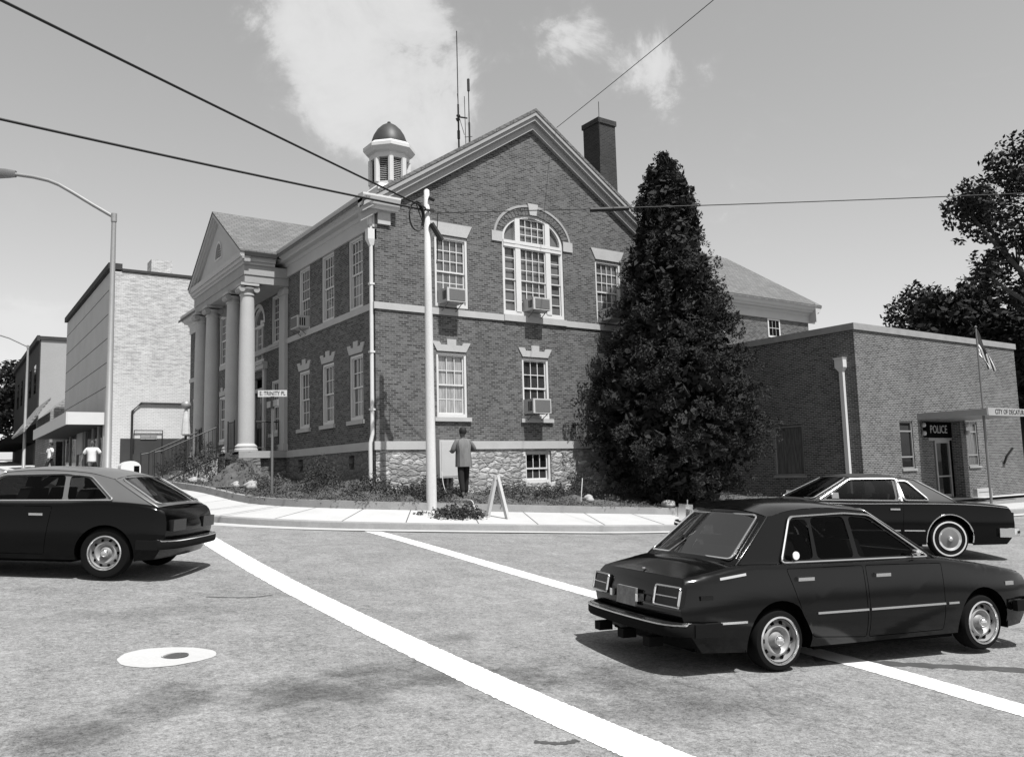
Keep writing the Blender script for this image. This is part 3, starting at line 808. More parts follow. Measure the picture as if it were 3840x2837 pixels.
# cupola
cp = (CX, PC)
m = MB()
m.loft([[(cp[0]+a*h, cp[1]+b*h, z) for a, b in ((-1, -1), (1, -1), (1, 1), (-1, 1))] for z, h in ((11.3, .98), (12.55, .98), (12.75, .80))])
CU = m.build('cupola', 'white_paint', TH)
def octo(r, z, rot=PI/8): return [(cp[0]+r*math.cos(rot+PI/4*k), cp[1]+r*math.sin(rot+PI/4*k), z) for k in range(8)]
m = MB()
m.loft([octo(.80, 12.70), octo(.80, 12.95)]); m.loft([octo(.80, 13.95), octo(.80, 14.15), octo(.92, 14.2), octo(1.04, 14.35), octo(1.04, 14.48), octo(.86, 14.62)])
for k in range(8):
    a = PI/8+PI/4*k; x, y = cp[0]+.735*math.cos(a), cp[1]+.735*math.sin(a)
    m.lathe([(.115, 12.95), (.115, 13.95)], (x, y, 0), 'z', 8)
m.build('cupola_frame', 'white_paint', CU)
m = MB()
for k in range(8):
    a0, a1 = PI/8+PI/4*k, PI/8+PI/4*(k+1)
    for j in range(13):
        z = 12.98+j*.075
        A = [Vector((cp[0]+r_*math.cos(a), cp[1]+r_*math.sin(a), zz)) for a in (a0, a1) for r_, zz in ((.735, z), (.66, z+.06))]
        m.add([tuple(A[0]), tuple(A[2]), tuple(A[3]), tuple(A[1])], [(0, 1, 2, 3)])
m.build('louvre', 'trim_paint', CU)
m = MB(); m.loft([octo(.60, 12.9), octo(.60, 14.0)]); m.build('louvre_backing', 'black', CU)
m = MB(); m.lathe([(.72, 14.58), (.72, 14.68), (.70, 14.82), (.62, 15.05), (.48, 15.28), (.30, 15.46), (.12, 15.57), (.06, 15.60), (.07, 15.64), (.0, 15.68)], (cp[0], cp[1], 0), 'z', 24)
m.build('dome', 'dome_metal', CU, smooth=50)
# chimney
m = MB(); m.box(9.37, 10.14, 1.6, 2.44, 8.5, 13.62); m.box(9.33, 10.18, 1.56, 2.48, 13.62, 13.80)
CH = m.build('chimney', 'chimney_brick', TH)
m = MB(); m.tube([(9.37, 1.58, 12.4), (9.37, 1.55, 14.35)], .012, 5); m.build('lightning_rod', 'dark_metal', CH)
# rear wing
RY, RX0, RX1 = 4.1, WU, 24.0
m = MB()
m.box(RX0+.01, RX1, RY, RY+10, .3, 8.2)
m.build('rear_wing_wall', 'brick', TH)
m = MB(TF); pr = [(-RY+w, v) for w, v in prof]
m.prismu(pr, RX0-.3, RX1+.45)
m.T = lambda u, w, v: (RX1+w, u, v); m.prismu(prof, RY-.45, RY+10)
m.build('cornice', 'trim_paint', TH)
m = MB(lambda u, w, v: (w, u, v)); rc = RY+5
m.prism([(RY-.48, 8.84), (rc, 12.35), (rc+5.5, 8.84), (rc+5.5, 8.74), (rc, 12.25), (RY-.48, 8.74)], RX0-5, RX1+.45)
m.build('rear_wing_roof', 'shingle', TH)
m = MB(lambda u, w, v: (w, u, v)); m.prism([(RY, 8.2), (RY+10, 8.2), (RY+10, 8.75), (rc, 12.15), (RY, 8.75)], RX1-.2, RX1); m.build('rear_wing_wall', 'trim_paint', TH)
TR = off(TF, -RY)
for u in (20.9, 17.4, 13.9):
    window(TH, TR, u, u+.75, 7.2, 8.02, 3, (1, 1), sill=False, dep=.02, fw=.08) if False else None
for u in (21.05, 17.4, 13.9):
    m = MB(TR); m.box(u, u+.85, .0, .03, 7.2, 8.04)
    w = m.build('window', 'white_paint', TH)
    m = MB(TR)
    for i in range(3):
        for j in range(2): m.box(u+.08+i*.235, u+.08+i*.235+.215, .03, .034, 7.28+j*.36, 7.28+j*.36+.33)
    m.build('pane', 'glass_black', w)

# window air conditioners (each a thing of its own, resting in its window)
def acloc(T, u, v):
    p = T(u, 0, v); return (BX+p[0], BY+p[1], p[2])
TWF = lambda u, w, v: (BX+u, BY-w, v)
TWS = lambda u, w, v: (BX-w, BY+u, v)
air_conditioner(TWF, 1.90, 2.50, 6.16, 6.54, .48, 'pale air conditioner in the upper sash window beside the utility pole', acloc(TF, 2.2, 6.16))
air_conditioner(TWF, 4.80, 5.42, 6.20, 6.56, .45, 'pale air conditioner at the foot of the big arched gable window', acloc(TF, 5.1, 6.2))
air_conditioner(TWF, 7.75, 8.35, 6.16, 6.52, .45, 'air conditioner in the upper window half hidden by the evergreen', acloc(TF, 8.05, 6.16))
air_conditioner(TWF, 4.68, 5.32, 3.18, 3.60, .46, 'large white air conditioner in the ground floor window above the basement window', acloc(TF, 5.0, 3.18))
air_conditioner(TWS, 4.75, 5.35, 6.10, 6.48, .34, 'dark shaded air conditioner in the street side upper window next to the portico', acloc(TS, 5.05, 6.1))

# ------------------------------------------------------------------ police station
PX, PYY = 25.147, 16.217
PD = thing('police_station', 'low flat roofed brick police station with recessed glass door under a canopy', 'building', (PX, PYY, 0))
PF = lambda u, w, v: (u, -w, v); PS_ = lambda u, w, v: (-w, u, v)
W1 = (2.30, 3.12, 1.28, 2.92); W2 = (6.75, 7.55, 1.30, 2.92)
ent = [(3.62, .0), (6.35, .0), (6.35, 2.95), (3.62, 2.95)]
m = MB(PF); m.poly([(0, -.4), (11.05, -.4), (11.05, 5.95), (0, 5.95)], [rect(*W1), rect(*W2), [(3.62, .12), (6.35, .12), (6.35, 2.95), (3.62, 2.95)]])
for h in (W1, W2): m.reveal(rect(*h), 0, -.15)
m.reveal([(3.62, .12), (6.35, .12), (6.35, 2.95), (3.62, 2.95)], 0, -.38)
m.add([(11.05, 0, -.4), (11.05, -9, -.4), (11.05, -9, 5.95), (11.05, 0, 5.95)], [(0, 1, 2, 3)])
LW = (2.25, 3.50, 1.15, 2.92)
m.T = PS_; m.poly([(0, -.4), (9, -.4), (9, 5.95), (0, 5.95)], [rect(*LW)]); m.reveal(rect(*LW), 0, -.12)
m.build('wall', 'police_brick', PD)
m = MB(); m.box(-.06, 11.12, -.06, 9.1, 5.951, 6.17); m.build('coping', 'kerb_concrete', PD)
m = MB(PF); m.box(3.6, 5.05, -.7, -.38, .0, 3.0); m.box(5.05, 6.4, -.9, -.6, .0, 3.0); m.build('recess_wall', 'police_brick', PD)
def polwin(T, u0, u1, v0, v1, panes, gm):
    m = MB(T); f = .05
    m.box(u0, u0+f, -.12, -.04, v0, v1); m.box(u1-f, u1, -.12, -.04, v0, v1)
    for v in panes: m.box(u0+f, u1-f, -.12, -.04, v, v+f)
    w = m.build('window', 'galvanised', PD)
    m = MB(T); m.box(u0+f-.01, u1-f+.01, -.10, -.08, v0, v1); m.build('pane', gm, w)
    m = MB(T); m.box(u0-.05, u1+.05, -.08, .05, v0-.08, v0-.002); m.build('sill', 'kerb_concrete', w)
    return w
polwin(PF, *W1, (1.28, 1.66, 2.55, 2.87), 'glass_black')
polwin(PF, *W2, (1.30, 1.68, 2.55, 2.87), 'blind_grey')
polwin(PS_, *LW, (1.15, 2.85), 'blind_grey')
m = MB(PF)
m.box(5.14, 5.23, -.46, -.36, .18, 2.26); m.box(6.06, 6.15, -.46, -.36, .18, 2.26); m.box(4.75, 6.34, -.46, -.36, 2.26, 2.36); m.box(5.23, 6.06, -.46, -.36, 2.17, 2.26)
m.box(5.23, 6.06, -.46, -.38, .18, .30); m.box(5.23, 6.06, -.45, -.36, .93, .98)
dr = m.build('glass_door', 'galvanised', PD)
m = MB(PF); m.box(5.23, 6.06, -.43, -.41, .3, 2.17); m.build('pane', 'glass_black', dr)
m = MB(PF); m.box(5.055, 5.14, -.47, -.44, .1, 2.26); m.box(6.15, 6.34, -.47, -.44, .1, 2.26); m.build('side_panel', 'black', PD)
m = MB(PF); m.box(4.45, 6.34, -.45, -.34, 2.38, 2.94); sg = m.build('sign_board', 'black', PD)
sg['label'] = 'dark transom board reading POLICE'
text_mesh('lettering', 'POLICE', .42, 'limestone', sg, Matrix.Translation((5.42, .33, 2.66)) @ Matrix.Rotation(R(90), 4, 'X'), .006, .86)
for u, yo in ((4.22, .30), (6.62, -.04)):
    m = MB()
    m.tube([(u, yo, 2.46), (u, yo, 2.90)], .03, 6)
    lf = m.build('wall_lamp', 'grey_metal', PD)
    for z in (2.52, 2.82):
        m = MB(); m.lathe([(.0, -.09), (.07, -.07), (.09, 0), (.07, .07), (.0, .09)], (u, yo-.08, z), 'z', 14); m.build('lamp_globe', 'sign_white', lf, smooth=60)
m = MB(PF)
m.box(3.50, 6.70, .0, 2.36, 3.0, 3.03); m.box(3.46, 3.50, .0, 2.40, 2.98, 3.20); m.box(3.50, 6.70, .02, 2.36, 3.15, 3.18)
cn = m.build('canopy', 'galvanised', PD)
m = MB(PF); m.box(3.50, 8.6, 2.362, 2.42, 2.97, 3.22); cf = m.build('canopy_sign', 'old_stone', PD)
cf['label'] = 'pale canopy fascia reading CITY OF DECATUR'
text_mesh('lettering', 'CITY OF DECATUR', .235, 'sign_ink', cf, Matrix.Translation((4.95, -2.425, 3.09)) @ Matrix.Rotation(R(90), 4, 'X'), .004, 1.0)
m = MB(); m.loft([[(-.22-s, y0, z) for s, y0, z in ((-.0, 0, 0),)]*1], False) if False else None
m.loft([[(-.28, .30, 5.05), (.0, .30, 5.05), (.0, .68, 5.05), (-.28, .68, 5.05)], [(-.22, .33, 4.98), (.0, .33, 4.98), (.0, .65, 4.98), (-.22, .65, 4.98)], [(-.22, .33, 4.72), (.0, .33, 4.72), (.0, .65, 4.72), (-.22, .65, 4.72)], [(-.14, .42, 4.58), (-.02, .42, 4.58), (-.02, .56, 4.58), (-.14, .56, 4.58)]])
m.loft([[(-.14, .42, 4.6), (-.02, .42, 4.6), (-.02, .56, 4.6), (-.14, .56, 4.6)], [(-.14, .42, .0), (-.02, .42, .0), (-.02, .56, .0), (-.14, .56, .0)]])
m.build('downpipe', 'white_paint', PD)
m = MB(PF)
m.box(6.85, 7.95, .0, .14, -.3, .45); m.box(6.85, 6.95, .14, .16, -.3, .45); m.box(7.85, 7.95, .14, .16, -.3, .45); m.box(6.95, 7.85, .14, .16, .33, .45)
m.build('wall_vent', 'limestone', PD)
m = MB(PF); m.tube([(9.3, .05, 1.35), (9.3, .16, 1.62), (9.45, .35, 1.95)], .045, 8); m.build('pipe_fitting', 'dark_metal', PD)

# ------------------------------------------------------------------ street on the left
WB = thing('painted_brick_building', 'tall white painted brick building with grey street front and flat canopy', 'building', (7.0, 44.07, 0))
m = MB(PF)
m.box(-.02, 22, -16.3, 0, 1.5, 11.85)
m.build('wall', 'white_brick', WB)
m = MB(PF); m.box(.45, 22, .0, .02, 1.5, 3.66); m.build('dado', 'far_dark', WB)
m = MB(); m.box(-.12, -.021, .35, 16.3, 5.0, 11.9); m.build('front_panel', 'panel_grey', WB)
m = MB()
for z in (6.2, 7.4, 8.6, 9.8, 11.0): m.box(-.125, -.1195, .36, 16.29, z, z+.035)
m.pieces('panel_seam', 'far_dark', WB)
m = MB(); m.box(-.28, .35, -.05, 16.35, 11.95, 12.25); m.box(.35, 22, -.05, .25, 11.88, 12.02); m.build('parapet_cap', 'far_dark', WB)
m = MB(); m.box(1.75, 2.75, .3, 1.3, 11.9, 12.75); m.build('chimney', 'white_brick', WB)
m = MB(); m.box(-1.75, .0, 1.0, 16.5, 4.42, 4.62); cpn = m.build('canopy', 'canopy_soffit', WB)
m = MB(); m.box(-1.80, -1.752, .95, 16.6, 4.38, 4.98); m.box(-1.75, .0, .9, .99, 4.38, 4.98); m.build('canopy_fascia', 'white_paint', cpn)
m = MB()
m.box(-.09, -.022, 1.2, 16.0, 1.9, 4.4); shp = m.build('shopfront', 'glass_black', WB)
m = MB()
for y in (1.0, 2.6, 4.4, 7.0, 7.6, 10.0, 13.0, 16.1): m.box(-.16, -.092, y, y+.14, 1.9, 4.4)
m.box(-.16, -.093, 7.9, 9.9, 3.2, 4.4)
m.pieces('shopfront_post', 'galvanised', shp)
m = MB(PF); m.tube([(.95, .08, 2.0), (.95, .08, 5.0), (1.35, .08, 5.40), (6, .08, 5.40)], .055, 6); m.pieces('conduit', 'dark_metal', WB)
m = MB(PF); m.tube([(1.05, .1, 3.1), (1.05, .1, 4.05), (2.35, .1, 4.05), (2.35, .1, 3.1)], .03, 6); m.pieces('conduit', 'dark_metal', WB)
m = MB(PF); m.box(1.35, 2.1, .02, .06, 3.62, 3.86); m.build('wall_sign', 'pale_brick', WB)

B3 = thing('street_building', 'two storey building with pale plaster side and dark brick front up the hill', 'building', (7.0, 77.8, 0))
m = MB(PF); m.box(0, 18, -24, 0, 2.5, 13.4); m.build('wall', 'far_plaster', B3)
m = MB(); m.box(-.08, -.003, -.02, 24, 2.5, 13.6); m.build('front_wall', 'far_dark', B3)
m = MB(); m.box(-.1, 18, -.12, .15, 13.41, 13.7); m.box(-.3, -.09, -.12, 24, 13.3, 13.75); m.build('parapet_cap', 'far_dark', B3)
m = MB()
for k in range(5):
    for z in (9.2,): m.box(-.12, -.085, 2+k*4.2, 3.5+k*4.2, z, z+2.4)
m.build('window', 'glass_black', B3)
m = MB(); m.loft([[(-.08, y, 6.6), (-2.6, y, 5.2), (-2.6, y, 5.0), (-.08, y, 5.0)] for y in (1, 22)]); m.build('awning', 'black', B3)
B4 = thing('brick_shop', 'low shop with pale brick gable and sloping roof between two taller buildings', 'building', (6.4, 63.5, 0))
m = MB(PF); m.prism([(0, 2.2), (4.5, 2.2), (4.5, 6.0), (1.2, 7.6), (0, 6.4)], 0, -9); m.build('wall', 'pale_brick', B4)
m = MB(); m.loft([[(-1.5, y, 5.0), (-.02, y, 7.2), (-.02, y, 7.35), (-1.6, y, 5.1)] for y in (-.3, 9)]); m.build('roof', 'far_brick', B4)
m = MB(PF); m.box(.4, 1.9, .01, .05, 2.3, 4.4); m.build('shop_window', 'glass_black', B4)
B5 = thing('corner_shop', 'pale block walled shop at the far end of the left street', 'building', (-6, 95, 0))
m = MB(); m.box(-14, 8.2, 0, 12, 2.5, 10.2); m.build('wall', 'pale_brick', B5)
m = MB(); m.box(3.5, 5.5, -.05, -.01, 4.3, 6.4); m.build('window', 'glass_black', B5)

def street_lamp(loc, h, arm, label, name='street_lamp', head=True, rz=0):
    t = thing(name, label, 'street lamp', loc, rz, 'street lamps along the left street')
    m = MB(); m.lathe([(.15, 0), (.15, .25), (.105, .3), (.062, h)], (0, 0, 0), 'z', 12); m.build('pole', 'galvanised', t, smooth=50)
    if arm:
        m = MB(); m.tube([(a, 0, h+z) for a, z in arm], [.055]*len(arm), 8); m.lathe([(.08, -.12), (.08, .12)], (0, 0, h-.02), 'z', 10)
        m.build('arm', 'galvanised', t, smooth=50)
        if head:
            ax, az = arm[-1]; m = MB(); s = -1 if ax < 0 else 1
            m.loft([[(ax+s*d, -w, h+az+zz) for w, zz in ((-b, 0), (-b*.7, c), (b*.7, c), (b, 0), (b*.6, -.10), (-b*.6, -.10))] for d, b, c in ((-.15, .06, .08), (.1, .13, .12), (.5, .18, .15), (.75, .12, .1))])
            m.build('lamp_head', 'grey_metal', t, smooth=50)
    return t
lx, ly = 4.0, 25.5
# arm heads out over the street towards the upper left of the picture
street_lamp((lx, ly, G(lx, ly)+.13), 9.06-G(lx, ly)-.13, [(0, 0), (-.6, .37), (-1.19, .75), (-1.6, 1.0), (-1.9, 1.13), (-2.35, 1.25), (-3.0, 1.36)], 'tall grey street lamp with a long curved arm before the white painted building', rz=R(-34.6))
street_lamp((5.0, 64, G(5, 64)+.12), 8.3, [(0, 0), (-1.2, .6), (-2.4, 1.0)], 'distant street lamp before the dark fronted building', rz=R(-30), head=False)
street_lamp((4.6, 96, G(4.6, 96)+.12), 8.2, [(0, 0), (-1.0, .35), (-1.8, .45)], 'farthest street lamp at the left edge of the view', rz=R(-30))
# small box truck and white cars up the street are built with the other cars

# ------------------------------------------------------------------ utility pole, wires
UX, UY = 9.62, 17.30
uz = .52
UP = thing('utility_pole', 'pale wooden utility pole standing on the sidewalk before the gable', 'utility pole', (UX, UY, uz))
m = MB(); hp = 8.36-uz
m.lathe([(.125, -.3), (.118, 1), (.092, 5), (.066, hp), (.03, hp+.03)], (0, 0, 0), 'z', 14); m.build('pole', 'pole_wood', UP, smooth=50)
m = MB()
for k in range(3):
    pts = [(-.33+.18*math.cos(a)*(1+.06*k), -.05-.03*k, hp-.72+.33*math.sin(a)*(1+.05*k)) for a in [2*PI*j/24 for j in range(25)]]
    m.tube(pts, .016, 5)
m.tube([(-.33, -.08, hp-.42), (-.2, -.08, hp-.75), (-.12, -.05, hp-.95)], .014, 5)
m.build('cable_coil', 'black_cable', UP)
m = MB(); m.tube([(.05, -.12, hp-.85), (.28, -.2, hp-1.25)], .07, 8); m.build('splice_box', 'black_cable', UP)
m = MB(); m.tube([(.0, -.1, hp-.2), (.14, -.12, hp-.25)], .05, 8); m.box(-.1, .14, -.13, -.09, hp-.55, hp-.5); m.build('insulator', 'dark_metal', UP)
m = MB(); m.tube([(.24, -.1, hp-.55), (.22, -.1, hp-.9), (.24, -.05, hp-1.6), (.3, .1, hp-1.75)], .012, 5); m.build('drop_cable', 'black_cable', UP)
def wire(a, b, sag, r, label, ext=0, n=24):
    a, b = Vector(a), Vector(b); d = b-a; b2 = b + d*ext
    t = a.copy(); pts = []
    for k in range(n+1):
        f = k/n; p = a.lerp(b2, f); p.z -= sag*4*f*(1-f); pts.append(p - t)
    m = MB(); m.tube(pts, r, 6)
    o = m.build('overhead_wire', 'black_cable', None); o.location = t
    return tag(o, label, 'wire')
pt = (UX, UY, uz+hp-.45)
wire(pt, (.54, 12.22, 7.91), .10, .021, 'upper of the two black wires crossing the sky to the top left corner', 1.2)
wire((UX, UY, uz+hp-.5), (.70, 15.80, 7.72), .13, .024, 'lower of the two black wires from the utility pole to the left edge', 1.2)
wire((UX+.1, UY, uz+hp-.55), (21.4, 11.2, 8.50), .10, .013, 'black wire from the utility pole past the evergreen to the right edge', 1.0)
wire((BX+5.95, BY-.36, 11.95), (13.34, 11.43, 11.47), .08, .009, 'thin wire from the gable rake to the top right of the sky', 1.0)
# short dead end pieces hanging on the wires
def bit(pts, r, label, name='cable_splice'):
    a = Vector(pts[0]); m = MB(); m.tube([Vector(p)-a for p in pts], r, 6); o = m.build(name, 'black_cable', None); o.location = a; return tag(o, label, 'cable splice')
def onwire(px, a, b): a, b = Vector(a), Vector(b); return a.lerp(b, px)
q = onwire(.30, (UX+.1, UY, uz+hp-.55), (21.4, 11.2, 8.50)) - Vector((0, 0, .08)); q2 = onwire(.375, (UX+.1, UY, uz+hp-.55), (21.4, 11.2, 8.50)) - Vector((0, 0, .08))
bit([q, q2], .055, 'thick black splice on the wire before the right gable rake')
q = onwire(.20, (UX, UY, uz+hp-.5), (.70, 15.80, 7.72)) - Vector((0, 0, .05))
bit([q, q+Vector((-.02, 0, -.12)), q+Vector((-.12, -.05, -.22))], .018, 'short loose cable end hanging under the lower left wire')

# antennas on the ridge
for (x, y, z0, z1, lab, e) in ((14.595, 23.9, 12.1, 17.0, 'tallest thin whip antenna on the town hall ridge', 0), (14.595, 23.2, 12.1, 14.95, 'shorter antenna with thick tip and side brackets on the town hall ridge', 1)):
    t = thing('antenna', lab, 'antenna', (x, y, z0-.0))
    h = z1-z0
    m = MB(); m.tube([(0, 0, -.3), (0, 0, h*.45)], .032, 6); m.tube([(0, 0, h*.45), (0, 0, h)], .018, 5)
    m.build('mast', 'dark_metal', t)
    m = MB()
    if e: m.tube([(0, 0, h-.45), (0, 0, h-.02)], .045, 6); m.tube([(-.16, .05, .75), (.1, -.02, .8)], .012, 5); m.tube([(-.12, .05, .3), (-.14, .05, 2.2)], .012, 5); m.tube([(-.2, 0, .8), (-.4, 0, 1.4), (-.45, 0, 2.2)], .010, 5)
    else: m.tube([(0, 0, h*.36), (.0, 0, h*.37)], .07, 6); m.tube([(.04, 0, 1.75), (.36, 0, 1.78)], .03, 5); m.tube([(0, 0, .95), (0, 0, 1.25)], .05, 6); m.tube([(0, 0, 1.6), (-.05, 0, 1.7)], .06, 6)
    m.pieces('fitting', 'dark_metal', t)

# ------------------------------------------------------------------ street sign, cabinet, barricade, flag
def bedz(x, y):      # height of the planting bed near a point
    best = None
    for i in range(16*4, 361):
        t = i/361*11
        a = cr(RT, t); b = cr(BW, t); ab = Vector((b.x-a.x, b.y-a.y)); ap = Vector((x-a.x, y-a.y))
        k = max(0, min(1, ap.dot(ab)/max(1e-6, ab.dot(ab)))); q = Vector((a.x+ab.x*k, a.y+ab.y*k)); d = (q-Vector((x, y))).length
        if best is None or d < best[0]: best = (d, lerp(a.z, b.z, k))
    return best[1]
sx, sy = 7.10, 21.0
sz = bedz(sx, sy)
ST = thing('street_sign', 'street name sign reading E TRINITY on a thin post at the planting bed', 'street sign', (sx, sy, sz))
m = MB(); m.tube([(0, 0, -.4), (0, 0, 3.55-sz)], .032, 8); m.build('post', 'grey_metal', ST)
an = R(-26)
m = MB(lambda u, w, v: (u*math.cos(an)-w*math.sin(an)-.0, u*math.sin(an)+w*math.cos(an), v+3.68-sz))
m.box(-.36, .36, -.008, .008, -.085, .085); pl = m.build('name_plate', 'sign_white', ST)
text_mesh('lettering', 'E. TRINITY PL', .145, 'sign_ink', pl, Matrix.Translation((0, 0, 3.68-sz)) @ Matrix.Rotation(an, 4, 'Z') @ Matrix.Translation((0, -.012, 0)) @ Matrix.Rotation(R(90), 4, 'X'), .003, .74)
m = MB(lambda u, w, v: (-w, u, v+3.42-sz)); m.box(-.42, .42, -.008, .008, -.08, .08); m.build('cross_plate', 'galvanised', ST)
m = MB(); m.tube([(0, 0, 3.3-sz), (0, 0, 3.6-sz)], .05, 8); m.build('bracket', 'dark_metal', ST)

cx0, cy0 = 11.02, 19.34
cz = bedz(cx0, cy0)
CBN = thing('electric_cabinet', 'tall pale metal cabinet against the stone base beside the worker', 'electrical cabinet', (cx0, cy0, cz))
m = MB(); m.box(0, .60, -.0, .26, 1.36-.0, 2.40-cz+.0) if False else m.box(0, .60, 0, .28, 1.42-cz, 2.42-cz); m.build('cabinet', 'cabinet_paint', CBN)
m = MB(); m.box(.05, .59, -.012, -.0, 1.46-cz, 2.38-cz); m.build('door', 'cabinet_paint', CBN)
m = MB()
for x in (.22, .36): m.tube([(x, .1, 1.42-cz), (x+.02*(1 if x < .3 else -1), .1, 1.05-cz), (x, .08, .6-cz)], .03, 6)
m.pieces('conduit', 'dark_metal', CBN)
m = MB(); m.box(.14, .46, -.02, .2, .88-cz, 1.10-cz); m.build('junction_box', 'cloth_dark', CBN)

bx0, by0 = 10.62, 16.05
bz = .33
def gb(x, y): return G(x, y)+.16
BR = thing('barricade', 'white wooden A frame barricade leg standing on the sidewalk', 'barricade', (bx0, by0, 0))
ang = R(-37); ca, sa = math.cos(ang), math.sin(ang)
top = gb(bx0, by0)+1.02
m = MB()
for s in (-1, 1):
    fx, fy = s*.24*ca, s*.24*sa
    zb = gb(bx0+fx, by0+fy)
    m.loft([[(fx+a, fy+b, zb) for a, b in ((-.035, -.05), (.035, -.05), (.035, .05), (-.035, .05))], [(s*.01*ca+a, s*.01*sa+b, top) for a, b in ((-.035, -.05), (.035, -.05), (.035, .05), (-.035, .05))]])
m.build('leg', 'weathered_wood', BR)
vd = Vector((bx0, by0, 0)).normalized(); pd = Vector((-vd.y, vd.x, 0))
m = MB(); m.loft([[tuple(vd*t_ + pd*a + Vector((0, 0, top+b))) for a, b in ((-.045, -.10), (.045, -.10), (.045, 0), (-.045, 0))] for t_ in (-.05, .55)])
m.build('rail', 'weathered_wood', BR)
FP = thing('flagpole', 'thin metal flagpole before the police station', 'flagpole', (29.35, 14.3, 0.05))
m = MB(); m.tube([(0, 0, 0), (0, 0, 3.2)], .045, 8); m.tube([(0, 0, 3.2), (-.0, 0, 5.95)], .03, 8); m.lathe([(0, -.05), (.05, 0), (0, .05)], (0, 0, 6.0), 'z', 8); m.build('pole', 'grey_metal', FP)
FL = thing('flag', 'striped national flag hanging limp at the flagpole top', 'flag', (29.35, 14.3, 0.05))
m = MB(); nu, nv = 30, 26
def fpt(f, h):     # f along the fly 0..1, h down the hoist 0..1
    # the cloth droops: the free end hangs down and out to the right
    x = lerp(.03, .98-.52*h, f**.85); z = lerp(5.92-.95*h, 4.50+.06*h, f**1.05) - .10*math.sin(PI*f)*(1-h)
    y = .07*math.sin(h*10+f*3)*min(1, f*4) - .03
    return (x*1.2, y*.8, z)
verts = [fpt(i/nu, j/nv) for i in range(nu+1) for j in range(nv+1)]
for i in range(nu):
    for j in range(nv):
        st = int(j/nv*13)
        m.cur = 2 if (i/nu < .38 and st < 7) else (1 if st % 2 == 0 else 0)
        b = i*(nv+1)+j
        m.f.append([b, b+nv+1, b+nv+2, b+1]); m.mi.append(m.cur)
m.v = verts
o = m.build('cloth', ['flag_white', 'flag_red', 'flag_blue'], FL, smooth=60)
md = o.modifiers.new('t', 'SOLIDIFY'); md.thickness = .004

# ------------------------------------------------------------------ vegetation
def leaves(name, mat, parent, clumps, per, size, spread, seed=1, aspect=.5, droop=0):
    """clumps: list of (centre, radius); many small leaf faces through the crown's volume"""
    rnd = random.Random(seed); vs = []; fs = []
    for c, cr_ in clumps:
        for _ in range(int(per*max(.3, (cr_/spread)**1.6))):
            while True:
                p = Vector((rnd.uniform(-1, 1), rnd.uniform(-1, 1), rnd.uniform(-1, 1)))
                if p.length < 1: break
            p = Vector(c) + p*cr_
            a = Vector((rnd.gauss(0, 1), rnd.gauss(0, 1), rnd.gauss(0, .7)-droop)).normalized()
            b = a.orthogonal().normalized(); b = (Matrix.Rotation(rnd.uniform(0, 2*PI), 3, a) @ b)
            s = size*rnd.uniform(.6, 1.4)
            a *= s; b *= s*aspect
            k = len(vs)
            vs += [tuple(p-a*.5), tuple(p+b*.5-a*.05), tuple(p+a*.6), tuple(p-b*.5-a*.05)]
            fs.append((k, k+1, k+2, k+3))
    me = bpy.data.meshes.new(name); me.from_pydata(vs, [], fs); me.update()
    return link(name, me, mat, parent)
def limb(m, p0, p1, r0, r1, rnd, n=6, bend=.15):
    p0, p1 = Vector(p0), Vector(p1); d = p1-p0; pts = []
    o = Vector((rnd.uniform(-1, 1), rnd.uniform(-1, 1), rnd.uniform(-.4, .4)))*d.length*bend
    for k in range(n+1):
        t = k/n; pts.append(p0 + d*t + o*math.sin(PI*t))
    m.tube(pts, [lerp(r0, r1, k/n) for k in range(n+1)], 7)
    return pts
# big evergreen
tx, ty = 17.95, 17.50; tz = bedz(tx, ty)
EG = thing('evergreen_tree', 'large dark cone shaped evergreen between town hall and police station', 'tree', (tx, ty, tz))
rnd = random.Random(11)
m = MB(); HS = 1.035
m.tube([(0, 0, -.3), (0, .05, 3), (.05, 0, 6), (0, 0, 9.6)], [.22, .17, .10, .02], 9); trunk_m = m
RAD = [(0.05, 1.1), (.5, 1.8), (1.3, 2.45), (2.2, 2.78), (2.8, 2.74), (3.6, 2.40), (4.6, 1.95), (5.4, 1.72), (6.2, 1.50), (7.0, 1.25), (7.6, 1.0), (8.1, .92), (8.7, .84), (9.2, .66), (9.7, .38), (10.1, .12)]
cl = []; fill = []
for i in range(520):                      # boughs: sprays that step out and droop
    z = 10.0*(rnd.random()**1.15); r0 = interp(RAD, z); a = rnd.uniform(0, 2*PI)
    lump = 1+.10*math.sin(a*3+z*2.1)+.08*math.sin(a*5-z*3.3+1)
    rr = r0*lump*rnd.uniform(.72, 1.02); bs = .30 if z < 7 else .22
    for k in range(7):
        q = k/6; d = rr - bs*1.6*(1-q)
        cl.append(((d*math.cos(a+rnd.uniform(-.12, .12)), d*math.sin(a+rnd.uniform(-.12, .12)), (z+.16*math.sin(PI*q)-.12*q+rnd.uniform(-.06, .06))*HS), rnd.uniform(.11, .21)*(1 if z < 8 else .8)))
for i in range(900):
    z = 9.7*(rnd.random()**1.2); r0 = interp(RAD, z)*.80; a = rnd.uniform(0, 2*PI); r = r0*rnd.random()**.5
    fill.append(((r*math.cos(a), r*math.sin(a), z*HS), rnd.uniform(.22, .34)*min(1, .35+r0)))
for i in range(190):
    z = rnd.uniform(.5, 9.95); r0 = interp(RAD, z)*1.06+.05; a = rnd.uniform(0, 2*PI)
    cl.append(((r0*math.cos(a), r0*math.sin(a), z*HS), rnd.uniform(.07, .14)))
leaves('crown', 'leaf_conifer', EG, cl, 44, .085, .18, 5, .42, .5)
leaves('inner_crown', 'leaf_conifer', EG, fill, 26, .24, .26, 6, .6, .2)
m = trunk_m
